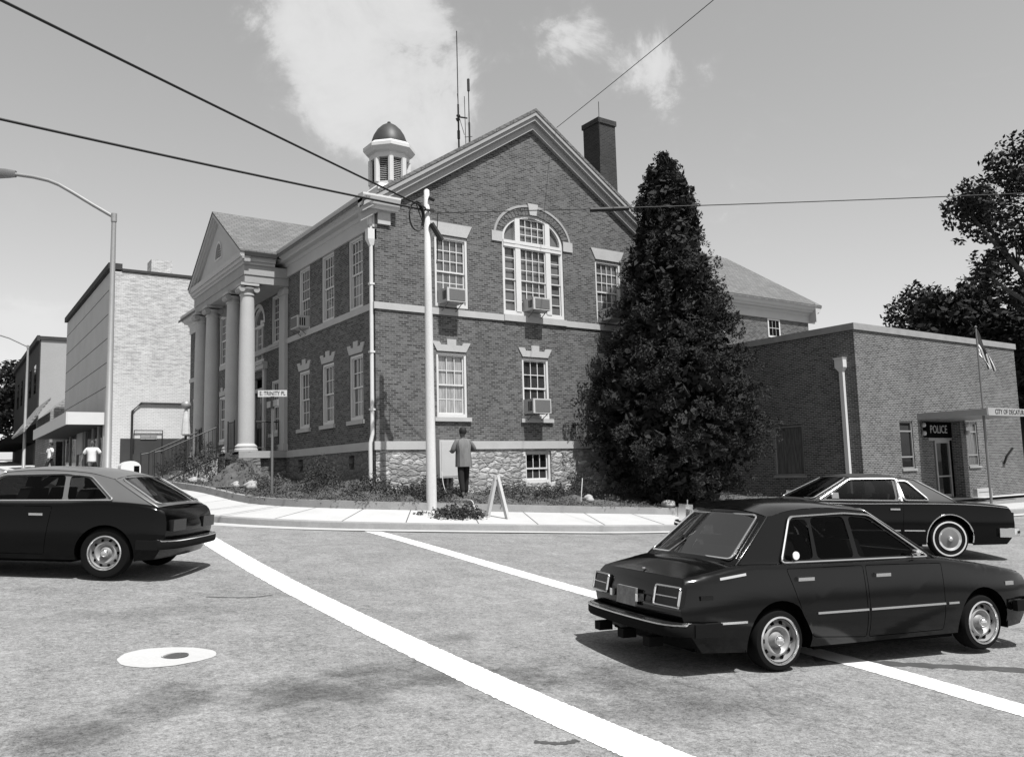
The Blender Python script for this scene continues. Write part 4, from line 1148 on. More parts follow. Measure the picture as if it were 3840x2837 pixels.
for k in range(16):
    z = rnd.uniform(.6, 8); r_ = interp(RAD, z)*.85; a = rnd.uniform(0, 2*PI)
    limb(m, (0, 0, z-.3), (r_*math.cos(a), r_*math.sin(a), z+.2), .05, .012, rnd)
m.build('trunk', 'bark', EG)

def broad_tree(loc, crown, label, seed, name='deciduous_tree', leaf=.22, per=60, nclump=330, trunk_r=.35, mat='leaf_dark', holes=.25, group=None, cr0=.35, cr1=.8):
    """crown: list of (x, y, z, r) lobes relative to loc"""
    rnd = random.Random(seed)
    t = thing(name, label, 'tree', loc, 0, group)
    m = MB(); mean = Vector((0, 0, 0))
    zt = min(c[2]-c[3]*.3 for c in crown)
    m.tube([(0, 0, -.5), (.1, 0, zt*.5), (0, 0, max(1.5, zt))], [trunk_r*1.25, trunk_r, trunk_r*.8], 10)
    for (x, y, z, r) in crown:
        pts = limb(m, (0, 0, max(1.2, zt*.9)), (x, y, z), trunk_r*.5, .05, rnd)
        for k in range(5):
            d = Vector((rnd.gauss(0, 1), rnd.gauss(0, 1), rnd.gauss(.2, .8))).normalized()*r*.85
            limb(m, pts[-2], Vector((x, y, z))+d, .05, .012, rnd, 4)
    m.build('trunk', 'bark', t, smooth=60)
    cl = []; tot = sum(c[3]**2 for c in crown)
    for (x, y, z, r) in crown:
        for _ in range(int(nclump*r*r/tot)):
            d = Vector((rnd.gauss(0, 1), rnd.gauss(0, 1), rnd.gauss(0, .8))).normalized()
            q = r*(rnd.random()**.4)
            if rnd.random() < holes and q > r*.7: q *= .5
            cl.append(((x+d.x*q, y+d.y*q, z+d.z*q), rnd.uniform(cr0, cr1)))
    leaves('crown', mat, t, cl, per, leaf, .5, seed+1, .55)
    return t
broad_tree((40.5, 15.5, .2), [(-3.2, 1.9, 12.0, 1.6), (-4.3, 2.3, 12.4, .95), (-1.4, .8, 13.6, 1.9), (.6, -.4, 15.2, 2.0), (-2.3, 1.3, 10.2, 1.5), (-3.3, 1.9, 9.2, .9), (0, 0, 11.6, 2.4), (-1.4, 1.1, 8.4, 1.3), (2.4, -1.4, 12.5, 3.0), (1.8, -.8, 9, 2.4)],
           'tall broad leaved tree rising at the right edge with sky showing through', 21, leaf=.21, per=62, nclump=620, cr0=.22, cr1=.5, holes=.3)
broad_tree((48.6, 24.6, .4), [(-4.2, .6, 8.0, 1.4), (-2.4, 1, 9.6, 1.7), (0, 0, 9.4, 2.0), (-1.4, -.5, 7.4, 2.0), (2.4, 0, 8.2, 2.4)],
           'lower rounded tree peeping over the flat roof of the police station', 31, leaf=.22, per=56, nclump=400, cr0=.25, cr1=.55, holes=.3)
broad_tree((46.5, 20.6, .3), [(-3, 0, 5.5, 2.6), (0, 0, 7.5, 3.2), (-3.2, 1.5, 8.2, 2.3), (2, -2, 5, 3.5), (-1.5, -4, 4.5, 3), (3, 3, 8, 3)],
           'dense dark tree filling the gap right of the police station', 41, leaf=.35, per=46, nclump=480, cr0=.4, cr1=.8, holes=.05)
for i, (x, y, h, r, lab) in enumerate(((1.5, 118, 8.5, 5.0, 'dark tree mass at the far end of the left street behind the lamp'), (9.5, 112, 10.0, 4.6, 'dark tree rising behind the plaster sided building up the hill'), (-6, 112, 8.5, 5.5, 'dark tree above the corner shop at the left edge'))):
    broad_tree((x, y, G(x, y)), [(0, 0, h*.85, r*.9), (-r*.6, 0, h*.65, r*.65), (r*.6, 0, h*.7, r*.6), (r*.3, 1, h*.95+r*.3, r*.5)], lab, 60+i, leaf=.5, per=22, nclump=220, cr0=.7, cr1=1.4, group=None)

def shrub(x, y, r, h, label, mat='leaf_shrub', seed=0, name='shrub', leaf=.055, n=26, z=None):
    rnd = random.Random(seed); z0 = bedz(x, y) if z is None else z
    t = thing(name, label, 'shrub' if name == 'shrub' else 'brush pile', (x, y, z0))
    m = MB()
    for k in range(7):
        a = rnd.uniform(0, 2*PI); limb(m, (0, 0, 0), (r*.8*math.cos(a), r*.8*math.sin(a), h*rnd.uniform(.5, .95)), .012, .004, rnd, 4)
    m.build('stem', 'bark', t)
    cl = []
    for k in range(n):
        a = rnd.uniform(0, 2*PI); q = r*rnd.random()**.5
        cl.append(((q*math.cos(a), q*math.sin(a), h*rnd.uniform(.12, 1)*(1-.5*(q/r)**2)), rnd.uniform(.08, .17)*(.6+r)))
    leaves('foliage', mat, t, cl, 38, leaf, .16, seed+2, .45)
    return t
SH = [(8.2, 20.2, .55, .55, 'low loose shrub right of the street sign post', 'leaf_shrub'), (9.0, 19.2, .55, .40, 'spreading low shrub at the foot of the town hall corner', 'leaf_shrub'),
      (9.9, 18.6, .5, .35, 'small shrub left of the utility pole', 'leaf_dry'), (8.6, 21.4, .45, .8, 'taller twiggy shrub against the shaded stone base', 'leaf_shrub'),
      (7.6, 22.8, .5, .40, 'low shrub left of the street sign post', 'leaf_dry'), (12.9, 18.9, .6, .40, 'grey green shrub below the basement window', 'leaf_dry'),
      (13.9, 18.3, .45, .35, 'small dark shrub on the bed right of the barricade', 'leaf_shrub'), (15.0, 18.4, .5, .55, 'rounded shrub close to the evergreen foot', 'leaf_shrub'),
      (10.6, 19.2, .4, .4, 'dark shrub in the shade behind the utility pole', 'leaf_dark'), (10.2, 18.0, .35, .25, 'clipped low tuft beside the retaining edge near the utility pole', 'leaf_shrub'),
      (6.9, 25.5, .7, 1.15, 'dark bush before the portico steps', 'leaf_dark'), (6.9, 27.6, .8, 1.35, 'tallest dark bush at the far side of the portico steps', 'leaf_dark'), (6.7, 29.5, .6, .9, 'low dark bush at the end of the planting bed', 'leaf_dark')]
for i, (x, y, r, h, lab, mt) in enumerate(SH): shrub(x, y, r, h, lab, mt, 100+i, n=40)
rnd = random.Random(5)
# heap of earth by the portico and cut branches on the sidewalk
def heap(x, y, r, h, label, name, mat, seed, cat, z=None, lumps=1):
    rnd = random.Random(seed); z0 = bedz(x, y) if z is None else z
    m = MB()
    def f(u, v):
        a = 2*PI*v; q = u
        hh = h*(math.cos(PI*q/2)**1.15)*(1+.25*math.sin(3*a+seed)*q+.12*math.sin(9*a+7*q)) + rnd.uniform(-.028, .028)*lumps*(q < 1)
        return (r*q*math.cos(a), r*q*math.sin(a), hh-.06)
    m.grid(f, 22, 54)
    o = m.build(name, mat, None, smooth=70, merge=True); o.location = (x, y, z0); return tag(o, label, cat)
heap(7.35, 24.4, 1.05, .62, 'rounded heap of dug soil before the nearest column pier', 'soil_heap', 'soil', 3, 'soil heap', lumps=3)
heap(9.2, 20.4, .8, .22, 'flat mound of loose soil at the town hall corner', 'soil_heap', 'soil', 6, 'soil heap', lumps=2)
zb_ = gb(9.8, 16.4)
shrub(9.78, 16.42, .62, .26, 'pile of cut leafy branches on the sidewalk below the worker', 'leaf_shrub', 171, 'brush_pile', .07, 60, z=zb_)
shrub(9.15, 16.95, .28, .12, 'smaller scatter of cut leaves at the utility pole foot', 'leaf_shrub', 172, 'brush_pile', .06, 24, z=gb(9.15, 16.95)-.03)
def rock(x, y, s, label, z=None):
    r2 = random.Random(int(x*100)); z0 = bedz(x, y) if z is None else z
    bm = bmesh.new(); bmesh.ops.create_icosphere(bm, subdivisions=3, radius=1)
    for v in bm.verts:
        n = v.co.normalized(); k = 1+.18*math.sin(n.x*3+x)+.15*math.sin(n.y*4+n.z*3)+.04*r2.uniform(-1, 1)
        v.co = Vector((n.x*s*k*1.2, n.y*s*k, n.z*s*.75*k+s*.4))
    o = finish(bm, 'rock', 'rock', None, 50); o.location = (x, y, z0); return tag(o, label, 'rock')
rock(7.15, 22.9, .17, 'pale fieldstone lying before the soil heap'); rock(6.95, 23.6, .12, 'small stone left of the pale fieldstone')
rock(6.75, 25.9, .20, 'bright white stone at the bushes near the portico steps'); rock(6.6, 26.8, .13, 'small bright stone at the far end of the bed')
rock(14.6, 17.6, .14, 'flat stone at the foot of the evergreen'); rock(16.6, 16.6, .16, 'stone by the retaining edge below the evergreen')
cl = []
for k in range(500):
    a = rnd.uniform(0, 2*PI); q = rnd.random()**.6
    cl.append(((7.35+1.0*q*math.cos(a), 24.4+1.0*q*math.sin(a), bedz(7.35, 24.4)+.62*math.cos(PI*q/2)**1.15-.03), rnd.uniform(.03, .07)))
o = leaves('weed_cover', 'leaf_dry', None, cl, 6, .05, .05, 19, .5); tag(o, 'thin weeds growing over the heap of dug soil', 'ground cover', kind='stuff')
m = MB(); m.tube([(0, 0, 0), (.03, .0, .25), (.1, .02, .65)], .012, 5); o = m.build('garden_stake', 'white_paint', None); o.location = (14.0, 17.2, bedz(14.0, 17.2)); tag(o, 'thin white stake leaning out of the bed left of the evergreen', 'stake')
rp = [(0, .9, .75), (.02, .85, .4), (.08, .7, .12), (.12, .3, .06), (.13, -.25, .05), (.1, -.45, -.12), (.05, -.8, -.22)]
m = MB(); m.tube([tuple(cr(rp, k/5)) for k in range(31)], .010, 6)
o = m.build('rope', 'white_paint', None); o.location = (10.45, 17.35, bedz(10.45, 17.35)); tag(o, 'thin white rope trailing from the cabinet over the retaining edge', 'rope')
# litter of dead leaves, tufts and clods over the whole bed: nobody could count it
rnd = random.Random(77); cl = []
for k in range(4200):
    t = rnd.uniform(2.0, 11); q = rnd.random(); p = bedpt(t, q)
    if p.x < BX+.2 and p.y > BY-.3 and p.x > BX-.25: continue
    cl.append(((p.x, p.y, p.z+.01), rnd.uniform(.05, .14)))
o = leaves('ground_litter', 'leaf_dry', None, cl, 14, .045, .10, 9, .55)
tag(o, kind='stuff'); o['label'] = 'low weeds and dead leaves scattered over the planting bed'; o['category'] = 'ground cover'
# lantern post between the dark bushes
LP = thing('lantern_post', 'short post with a round ball top and pale panel above the dark bushes', 'lantern', (6.75, 28.4, bedz(6.75, 28.4)))
m = MB(); m.tube([(0, 0, 0), (0, 0, 2.1)], .04, 8); m.build('post', 'dark_metal', LP)
m = MB(); m.lathe([(0, -.16), (.11, -.11), (.16, 0), (.11, .11), (0, .16)], (0, 0, 2.45), 'z', 16); m.build('ball_top', 'galvanised', LP, smooth=60)
m = MB(); m.lathe([(.10, 1.45), (.15, 1.5), (.11, 2.0), (.05, 2.3)], (0, 0, 0), 'z', 10); m.build('shade', 'sign_white', LP)
# newspaper box before the white building
NB = thing('mail_box', 'rounded pale box with a dark opening behind the left car', 'mail box', (4.6, 27.0, G(4.6, 27.0)+.15))
m = MB()
pr = [(.0, .0), (.55, .0), (.55, .95)] + [(.275+.275*math.cos(a), .95+.18*math.sin(a)) for a in [PI*k/10 for k in range(1, 10)]] + [(0, .95)]
m.prism(pr, 0, .5); m.build('body', 'white_car_paint', NB)
m = MB(); m.box(.36, .51, -.01, .0, .72, .98); m.build('opening', 'black', NB)

# ------------------------------------------------------------------ people
def skin_mesh(name, joints, bones, mat, parent, sub=2):
    """joints: name -> (pos, radius); bones: pairs of names; first joint is the root"""
    names = list(joints); me = bpy.data.meshes.new(name)
    me.from_pydata([joints[k][0] for k in names], [(names.index(a), names.index(b)) for a, b in bones], [])
    o = link(name, me, mat, parent)
    md = o.modifiers.new('skin', 'SKIN'); md.use_smooth_shade = True; md.branch_smoothing = .6
    for v, k in zip(me.skin_vertices[0].data, names):
        r = joints[k][1]; v.radius = r if isinstance(r, tuple) else (r, r)
    me.skin_vertices[0].data[0].use_root = True
    s = o.modifiers.new('sub', 'SUBSURF'); s.levels = sub; s.render_levels = sub
    bpy.context.view_layer.update()
    me2 = bpy.data.meshes.new_from_object(o.evaluated_get(bpy.context.evaluated_depsgraph_get()))
    me2.name = name; o.modifiers.clear(); o.data = me2; bpy.data.meshes.remove(me)
    me2.materials.clear(); me2.materials.append(MATS[mat])
    return o
def person(label, loc, rz, mats, arms, H=1.75, stride=.12, headturn=0, lean=0, shirt_len=.0, vest=None, cap=None):
    """figure faces -y before rotation. arms: ((elbow),(hand)) for right (x<0) and left (x>0)"""
    k = H/1.75; V = lambda x, y, z: (x*k, y*k, z*k)
    root = thing('person', label, 'person', loc, rz)
    J = {'pelvis': (V(0, 0, .96), (.13*k, .11*k)), 'waist': (V(0, -lean*.3, 1.10), (.12*k, .10*k)), 'chest': (V(0, -lean*.7, 1.32), (.145*k, .11*k)),
         'neck0': (V(0, -lean, 1.46), .065*k), 'neck1': (V(0, -lean, 1.53), .055*k), 'head0': (V(0, -lean-.02, 1.60), (.075*k, .085*k)), 'head1': (V(0, -lean-.01, 1.67), (.08*k, .095*k)), 'head2': (V(0, -lean, 1.73), (.055*k, .065*k)),
         'face': (V(0, -lean-.07, 1.60), .035*k), 'nose': (V(0, -lean-.115, 1.635), .013*k)}
    Bn = [('pelvis', 'waist'), ('waist', 'chest'), ('chest', 'neck0'), ('neck0', 'neck1'), ('neck1', 'head0'), ('head0', 'head1'), ('head1', 'head2'), ('head0', 'face'), ('face', 'nose')]
    for sd, nm, st in ((-1, 'R', stride), (1, 'L', -stride)):
        J['ear'+nm] = (V(sd*.088, -lean+.01, 1.635), .018*k); Bn.append(('head0', 'ear'+nm))
        J['hip'+nm] = (V(sd*.09, 0, .90), .10*k); J['knee'+nm] = (V(sd*.11, -st*.5-.02, .50), .062*k); J['ank'+nm] = (V(sd*.12, -st+.02, .10), .042*k); J['toe'+nm] = (V(sd*.13, -st-.14, .035), (.04*k, .03*k)); J['heel'+nm] = (V(sd*.12, -st+.03, .045), .04*k)
        Bn += [('pelvis', 'hip'+nm), ('hip'+nm, 'knee'+nm), ('knee'+nm, 'ank'+nm), ('ank'+nm, 'heel'+nm), ('heel'+nm, 'toe'+nm)]
        el, ha = arms[0] if sd < 0 else arms[1]
        J['sh'+nm] = (V(sd*.18, -lean*.9, 1.41), .06*k); J['el'+nm] = (V(*el), .042*k); J['wr'+nm] = (V(*ha), .028*k)
        Bn += [('chest', 'sh'+nm), ('sh'+nm, 'el'+nm), ('el'+nm, 'wr'+nm)]
        d = (Vector(ha)-Vector(el)).normalized(); side = d.cross(Vector((0, 0, 1)) if abs(d.z) < .9 else Vector((0, 1, 0))).normalized(); curl = d.cross(side)
        pc = Vector(ha)+d*.06; J['palm'+nm] = (V(*pc), (.038*k, .02*k)); Bn.append(('wr'+nm, 'palm'+nm))
        for f, (o_, L_) in enumerate(((-.030, .075), (-.010, .088), (.010, .082), (.030, .066))):
            a = pc+side*o_+d*.035; b = a+d*L_*.55+curl*.008; c = b+d*L_*.4+curl*.025
            J['f%d%sa' % (f, nm)] = (V(*a), .010*k); J['f%d%sb' % (f, nm)] = (V(*b), .009*k); J['f%d%sc' % (f, nm)] = (V(*c), .0075*k)
            Bn += [('palm'+nm, 'f%d%sa' % (f, nm)), ('f%d%sa' % (f, nm), 'f%d%sb' % (f, nm)), ('f%d%sb' % (f, nm), 'f%d%sc' % (f, nm))]
        a = pc-side*.045+d*.0; b = a-side*.02+d*.035
        J['th%sa' % nm] = (V(*a), .012*k); J['th%sb' % nm] = (V(*b), .009*k); Bn += [('palm'+nm, 'th%sa' % nm), ('th%sa' % nm, 'th%sb' % nm)]
    skin_mesh('body', J, Bn, mats['skin'], root)
    def sub(names, scale, add, extra=None):
        JJ = {}
        for n in names:
            p, r = J[n]; r = r if isinstance(r, tuple) else (r, r); JJ[n] = (p, (r[0]*scale+add, r[1]*scale+add))
        if extra: JJ.update(extra)
        return JJ, [(a, b) for a, b in Bn if a in JJ and b in JJ]
    jt, bt = sub(['pelvis', 'hipR', 'kneeR', 'ankR', 'hipL', 'kneeL', 'ankL'], 1.12, .014); jt['pelvis'] = (J['pelvis'][0], (.09*k, .08*k)); jt['hipR'] = (J['hipR'][0], .095*k); jt['hipL'] = (J['hipL'][0], .095*k); jt['ankR'] = (J['ankR'][0], .062*k); jt['ankL'] = (J['ankL'][0], .062*k)
    skin_mesh('trousers', jt, bt, mats['trousers'], root)
    for nm in 'RL':
        jt, bt = sub(['heel'+nm, 'toe'+nm], 1.12, .008); skin_mesh('shoe', jt, bt, mats['shoes'], root, 1)
    names = ['waist', 'chest', 'neck0', 'shR', 'shL', 'elR', 'elL'] + (['wrR', 'wrL'] if mats.get('long') else [])
    ex = {'hem': (V(0, 0, .93-shirt_len), (.165*k, .135*k))}
    jt, bt = sub(names, 1.18, .018, ex); bt.append(('waist', 'hem'))
    if not mats.get('long'):
        for nm in 'RL': jt['el'+nm] = (tuple(lerp(a, b, .75) for a, b in zip(J['sh'+nm][0], J['el'+nm][0])), .062*k)
    skin_mesh('shirt', jt, bt, mats['shirt'], root)
    m = MB()
    hx, hy, hz = V(0, -lean+.012, 1.675)
    m.lathe([(.0, .098*k), (.045*k, .09*k), (.078*k, .06*k), (.096*k, .015*k), (.098*k, -.03*k), (.085*k, -.075*k)], (hx, hy+.012*k, hz), 'z', 18)
    m.build('hair', 'hair', root, smooth=70)
    m = MB()
    for s in (-1, 1): m.lathe([(0, -.008), (.011, -.005), (.011, .005), (0, .008)], V(s*.032, -lean-.098, 1.645), 'y', 8)
    m.build('eye', 'black', root)
    m = MB(); q = V(0, -lean-.098, 1.585); m.box(q[0]-.025, q[0]+.025, q[1]-.008, q[1]+.006, q[2]-.006, q[2]+.006); m.build('mouth', 'skin_dark', root)
    if cap:
        m = MB(); m.lathe([(.105*k, -.02*k), (.108*k, .02*k), (.09*k, .075*k), (.05*k, .10*k), (0, .105*k)], (hx, hy, hz+.012*k), 'z', 18)
        m.lathe([(.155*k, -.02*k), (.16*k, -.012*k), (.10*k, .0)], (hx, hy, hz+.01*k), 'z', 18)
        m.build('hat', cap, root, smooth=60)
    if vest:
        m = MB()
        rings = []
        for z, a, b, cy in ((.76, .225, .175, 0), (.95, .215, .17, 0), (1.15, .20, .16, -lean*.3), (1.30, .225, .165, -lean*.6), (1.42, .20, .13, -lean*.85), (1.475, .10, .09, -lean)):
            rings.append([(a*k*math.cos(t)*(1+.02*math.sin(5*t+z*9)), (cy+b*math.sin(t))*k, z*k) for t in [2*PI*j/28 for j in range(28)]])
        m.loft(rings, cap=False); m.build('jacket', vest[0], root, smooth=60)
        m = MB(); rr = []
        for z, a, b, cy in ((.762, .225, .175, 0), (.95, .215, .17, 0), (1.15, .20, .16, -lean*.3), (1.30, .225, .165, -lean*.6), (1.42, .20, .13, -lean*.85), (1.47, .11, .10, -lean)):
            rr.append([((a+.008)*k*math.cos(t), (cy+(b+.008)*math.sin(t))*k, z*k) for t in [PI*(.22+.52*j/12) for j in range(13)]])
        m.loft(rr, cap=False, close=False); m.build('back_panel', vest[1], root, smooth=60)
        # folds in the cloth of the back
    return root
mx_, my_ = 11.15, 18.35
person('worker in a loose grey backed jacket and black trousers working at the wall cabinet', (mx_, my_, bedz(mx_, my_)+.0), R(178), dict(skin='skin_dark', shirt='cloth_grey', trousers='cloth_dark', shoes='cloth_dark', long=True),
       [((-.37, -.05, 1.19), (-.30, -.32, 1.24)), ((.27, -.08, 1.15), (.14, -.36, 1.17))], H=1.76, stride=.14, lean=.03, vest=('cloth_mid', 'cloth_grey'), cap=None)
person('man in a white collared shirt walking under the flat canopy', (4.9, 34.6, G(4.9, 34.6)+.2), R(-25), dict(skin='skin_dark', shirt='cloth_white', trousers='cloth_dark', shoes='cloth_dark'),
       [((-.33, .02, 1.16), (-.36, -.06, .90)), ((.32, .04, 1.17), (.34, -.05, .92))], H=1.78, stride=.2)
person('person in a white shirt and dark trousers on the far sidewalk by the lamp', (4.9, 48.0, G(4.9, 48)+.2), R(-70), dict(skin='skin_dark', shirt='cloth_white', trousers='cloth_dark', shoes='cloth_dark'),
       [((-.28, -.05, 1.15), (-.20, -.25, 1.2)), ((.27, .0, 1.15), (.25, -.12, .95))], H=1.75, stride=.25)

# ------------------------------------------------------------------ cars
def sheet(outline, holes, fn, step=.08, name='x', mat='black', parent=None, mirror=False, smooth=35, thick=0):
    """flat outline with holes, cut into a fine grid, then bent to its surface by fn(p, q) -> (x, y, z)"""
    loops = [[Vector((p[0], p[1], 0)) for p in outline]] + [[Vector((p[0], p[1], 0)) for p in h] for h in holes]
    flat = [p for l in loops for p in l]
    bm = bmesh.new(); vs = [bm.verts.new(p) for p in flat]
    for t in tessellate_polygon(loops):
        try: bm.faces.new([vs[i] for i in t])
        except ValueError: pass
    for ax in (0, 1):
        lo = min(p[ax] for p in outline); hi = max(p[ax] for p in outline)
        n = int((hi-lo)/step)
        for k in range(1, n+1):
            c = lo + (hi-lo)*k/(n+1)
            co = Vector((c, 0, 0)) if ax == 0 else Vector((0, c, 0)); no = Vector((1, 0, 0)) if ax == 0 else Vector((0, 1, 0))
            bmesh.ops.bisect_plane(bm, geom=bm.verts[:]+bm.edges[:]+bm.faces[:], dist=1e-5, plane_co=co, plane_no=no)
    bmesh.ops.remove_doubles(bm, verts=bm.verts[:], dist=1e-4)
    if mirror:
        vv = [v.co.copy() for v in bm.verts]; ff = [[v.index for v in f.verts] for f in bm.faces] if False else None
    src = [(v.co.x, v.co.y) for v in bm.verts]
    for v in bm.verts: v.co = Vector(fn(v.co.x, v.co.y))
    if mirror:
        bm.verts.index_update(); base = bm.verts[:]; faces = [[v.index for v in f.verts] for f in bm.faces]
        nv = [bm.verts.new((v.co.x, -v.co.y, v.co.z)) for v in base]
        for f in faces: bm.faces.new([nv[i] for i in reversed(f)])
    o = finish(bm, name, mat, parent, smooth)
    if thick:
        md = o.modifiers.new('t', 'SOLIDIFY'); md.thickness = thick; md.offset = 0
    return o
def arc(cx, cz, r, a0, a1, n=14): return [(cx+r*math.cos(lerp(a0, a1, k/n)), cz+r*math.sin(lerp(a0, a1, k/n))) for k in range(n+1)]
def roundpoly(P, r=.04, n=4):
    out = []
    N = len(P)
    for i in range(N):
        p0, p, p1 = Vector(P[i-1]), Vector(P[i]), Vector(P[(i+1) % N])
        a = (p0-p); b = (p1-p); ra = min(r, a.length*.45); rb = min(r, b.length*.45)
        A = p+a.normalized()*ra; B_ = p+b.normalized()*rb
        for k in range(n+1):
            t = k/n; out.append(tuple((1-t)**2*A+2*t*(1-t)*p+t*t*B_))
    return out
def shrink(P, d):
    c = Vector((sum(p[0] for p in P)/len(P), sum(p[1] for p in P)/len(P))); out = []
    N = len(P); area = sum(P[i-1][0]*P[i][1]-P[i][0]*P[i-1][1] for i in range(N))
    sg = 1 if area > 0 else -1
    for i in range(N):
        e = (Vector(P[(i+1) % N])-Vector(P[i-1])); 
        if e.length < 1e-9: out.append(P[i]); continue
        e.normalize(); out.append((P[i][0]-e.y*d*sg, P[i][1]+e.x*d*sg))
    return out
def make_wheel(par, x, y, r, rw, style, side, w=.17):
    """side +1: outer face towards +y"""
    s = side; m = MB(); z = r
    f = lambda h: y + s*h
    def la(prof, n=40): m.lathe([(rr, s*h) for rr, h in prof], (x, y, z), 'y', n, cap=False)
    la([(rw, -w), (r*.93, -w), (r*.99, -w*.85), (r, -w*.6), (r, -.045), (r*.985, -.02), (r*.93, .0), (rw*1.12, .006), (rw, -.005), (rw*.97, -.06)])
    ty = m.build('wheel', 'rubber', par, smooth=40)
    if style == 'steel':
        m = MB(); la([(rw*1.10, .004), (rw*1.105, .010), (rw*1.03, .016), (rw*.985, .004), (rw*.985, -.006)])
        m.build('trim_ring', 'chrome', ty, smooth=50)
        m = MB(); la([(rw*.97, -.005), (rw*.90, -.045), (rw*.84, -.05), (rw*.70, -.022), (rw*.62, -.018), (rw*.50, -.035), (rw*.42, -.055), (rw*.30, -.03), (rw*.28, .0), (0, .004)])
        m.build('rim', 'galvanised', ty, smooth=40)
        m = MB(); la([(rw*.24, .0), (rw*.22, .018), (rw*.12, .03), (0, .034)]); m.build('hub_cap', 'chrome', ty, smooth=60)
        m = MB()
        for k in range(10):
            a = 2*PI*k/10; rr = rw*.765
            m.lathe([(.017, -.0335+0*s), (.017, -.0325)], (x+rr*math.cos(a), y+s*(-.0+.0), z+rr*math.sin(a)), 'y', 10) if False else None
            cx_, cz_ = x+rr*math.cos(a), z+rr*math.sin(a); q = []
            for hh in (-.048, -.0285):
                q.append([(cx_+.024*math.cos(a)*math.cos(b)-.016*math.sin(a)*math.sin(b), y+s*hh, cz_+.024*math.sin(a)*math.cos(b)+.016*math.cos(a)*math.sin(b)) for b in [2*PI*j/12 for j in range(12)]])
            m.loft(q)
        m.pieces('vent_hole', 'black', ty)
    else:
        m = MB(); la([(r*.86, .002), (r*.86, .007), (r*.79, .009), (r*.79, .003)]); m.build('whitewall', 'whitewall', ty, smooth=40)
        m = MB(); la([(rw*1.02, .008), (rw*1.0, .018), (rw*.86, .006), (rw*.80, .0)]); m.build('trim_ring', 'chrome', ty, smooth=50)
        m = MB(); la([(rw*.86, -.002), (rw*.7, .004), (rw*.45, .012), (rw*.2, .02), (0, .025)]); m.build('rim', 'grey_metal', ty, smooth=60)
        m = MB(); la([(rw*.22, .018), (rw*.20, .045), (rw*.1, .06), (0, .062)]); m.build('hub_cap', 'chrome', ty, smooth=60)
    return ty
def C0_(P): return P['C0']
def car(name, label, P, loc, rz, rx=0, ry=0, group=None):
    t = thing(name, label, P.get('cat', 'car'), loc, 0, group, rot=(rx, ry, rz))
    L, hw = P['L'], P['hw']; x0 = -L/2
    top, plan, zs = P['top'], P['plan'], P['sill']
    WM = lambda s: hw*sinterp(plan, s)
    def W(s, z):
        zt = sinterp(top, s); w = WM(s)
        w -= .045*max(0, (z-P['zmid'])/(zt-P['zmid']))**1.6
        w -= .05*max(0, (P['zmid']-.08-z)/(P['zmid']-.08-zs))**1.5
        rr = .045; q = (z-(zt-rr))/rr
        if q > 0: w -= rr*(1-math.sqrt(max(0, 1-min(1, q)**2)))
        return w
    Sr = lambda z: sinterp(P['rear'], z); Sf = lambda z: sinterp(P['front'], z)
    paint = P['paint']
    AZ_ = P.get('az', P['r'][0])
    axs = [(P['ra'], P['ar'], AZ_), (P['fa'], P['ar'], AZ_)]
    bot = []
    bot.append((Sr(zs+.02), zs+.02))
    for a, R_, r in axs:
        th = math.acos(min(1, (R_**2-(r-zs)**2)**.5/R_)) if r > zs else 0
        d = math.sqrt(R_**2-(r-zs)**2); a0 = PI+math.asin((r-zs)/R_); a1 = -math.asin((r-zs)/R_)
        bot += arc(a, r, R_, a0, a1, 18)
    bot.append((Sf(zs+.02)-.02, zs+.02))
    zf = sinterp(top, Sf(9)); zr_ = sinterp(top, Sr(9))
    fr = [(Sf(z), z) for z in [lerp(zs+.02, zf, k/8) for k in range(1, 8)]]
    tp = []; n = 60; sf_, sr_ = Sf(zf), Sr(zr_)
    for k in range(n+1):
        s = lerp(sf_, sr_, k/n); tp.append((s, sinterp(top, s)))
    re = [(Sr(z), z) for z in [lerp(zr_, zs+.02, k/8) for k in range(1, 8)]]
    outline = bot+fr+tp+re
    doors = [roundpoly(d, .03) for d in P['doors']]
    mp = lambda s, z: (x0+s, W(s, z), z)
    sheet(outline, doors, mp, .07, 'body', paint, t, mirror=True)
    for sd in (1, -1):
        for i, d in enumerate(doors):
            mpd = lambda s, z, sd=sd: (x0+s, sd*W(s, z), z)
            dd = sheet(shrink(d, .006), [], mpd, .09, 'door', paint, t)
            s0, s1 = min(p[0] for p in d), max(p[0] for p in d); hx = s0+.17 if P.get('handle', 'rear') == 'rear' else s1
            hz = P['hz']; m = MB(); yb = sd*(W(hx, hz)+.0)
            m.loft([[(x0+hx-.085+a*.17, yb+sd*c, hz+b) for b, c in ((-.018, 0), (-.014, .028), (.014, .030), (.02, 0))] for a in (0, .12, .5, .88, 1)])
            if P['handles']: m.build('handle', 'chrome', dd, smooth=50)
    # hood, deck, fascias
    def topz(s, k):
        z = sinterp(top, s); return z + P['crown']*(1-k*k)*min(1, (s-sr_+.02)/.3, (sf_+.02-s)/.3)
    def deck(s0, s1, name):
        m = MB(); m.grid(lambda u, v: (x0+lerp(s0, s1, u), (2*v-1)*W(lerp(s0, s1, u), sinterp(top, lerp(s0, s1, u))), topz(lerp(s0, s1, u), 2*v-1)), 24, 20)
        return m.build(name, paint, t, smooth=40)
    deck(sr_, P['C0']+.06, 'trunk_lid'); deck(P['A0']-.10, sf_, 'hood')
    def fascia(S, zt, sg, name):
        m = MB(); m.grid(lambda u, v: (x0+S(lerp(zs+.02, zt, u))+sg*P['bulge']*(1-(2*v-1)**2)*(1-.6*u**3), (2*v-1)*W(S(lerp(zs+.02, zt, u)), lerp(zs+.02, zt, u)), lerp(zs+.02, zt, u)+P['crown']*.0), 12, 20)
        return m.build(name, paint, t, smooth=50)
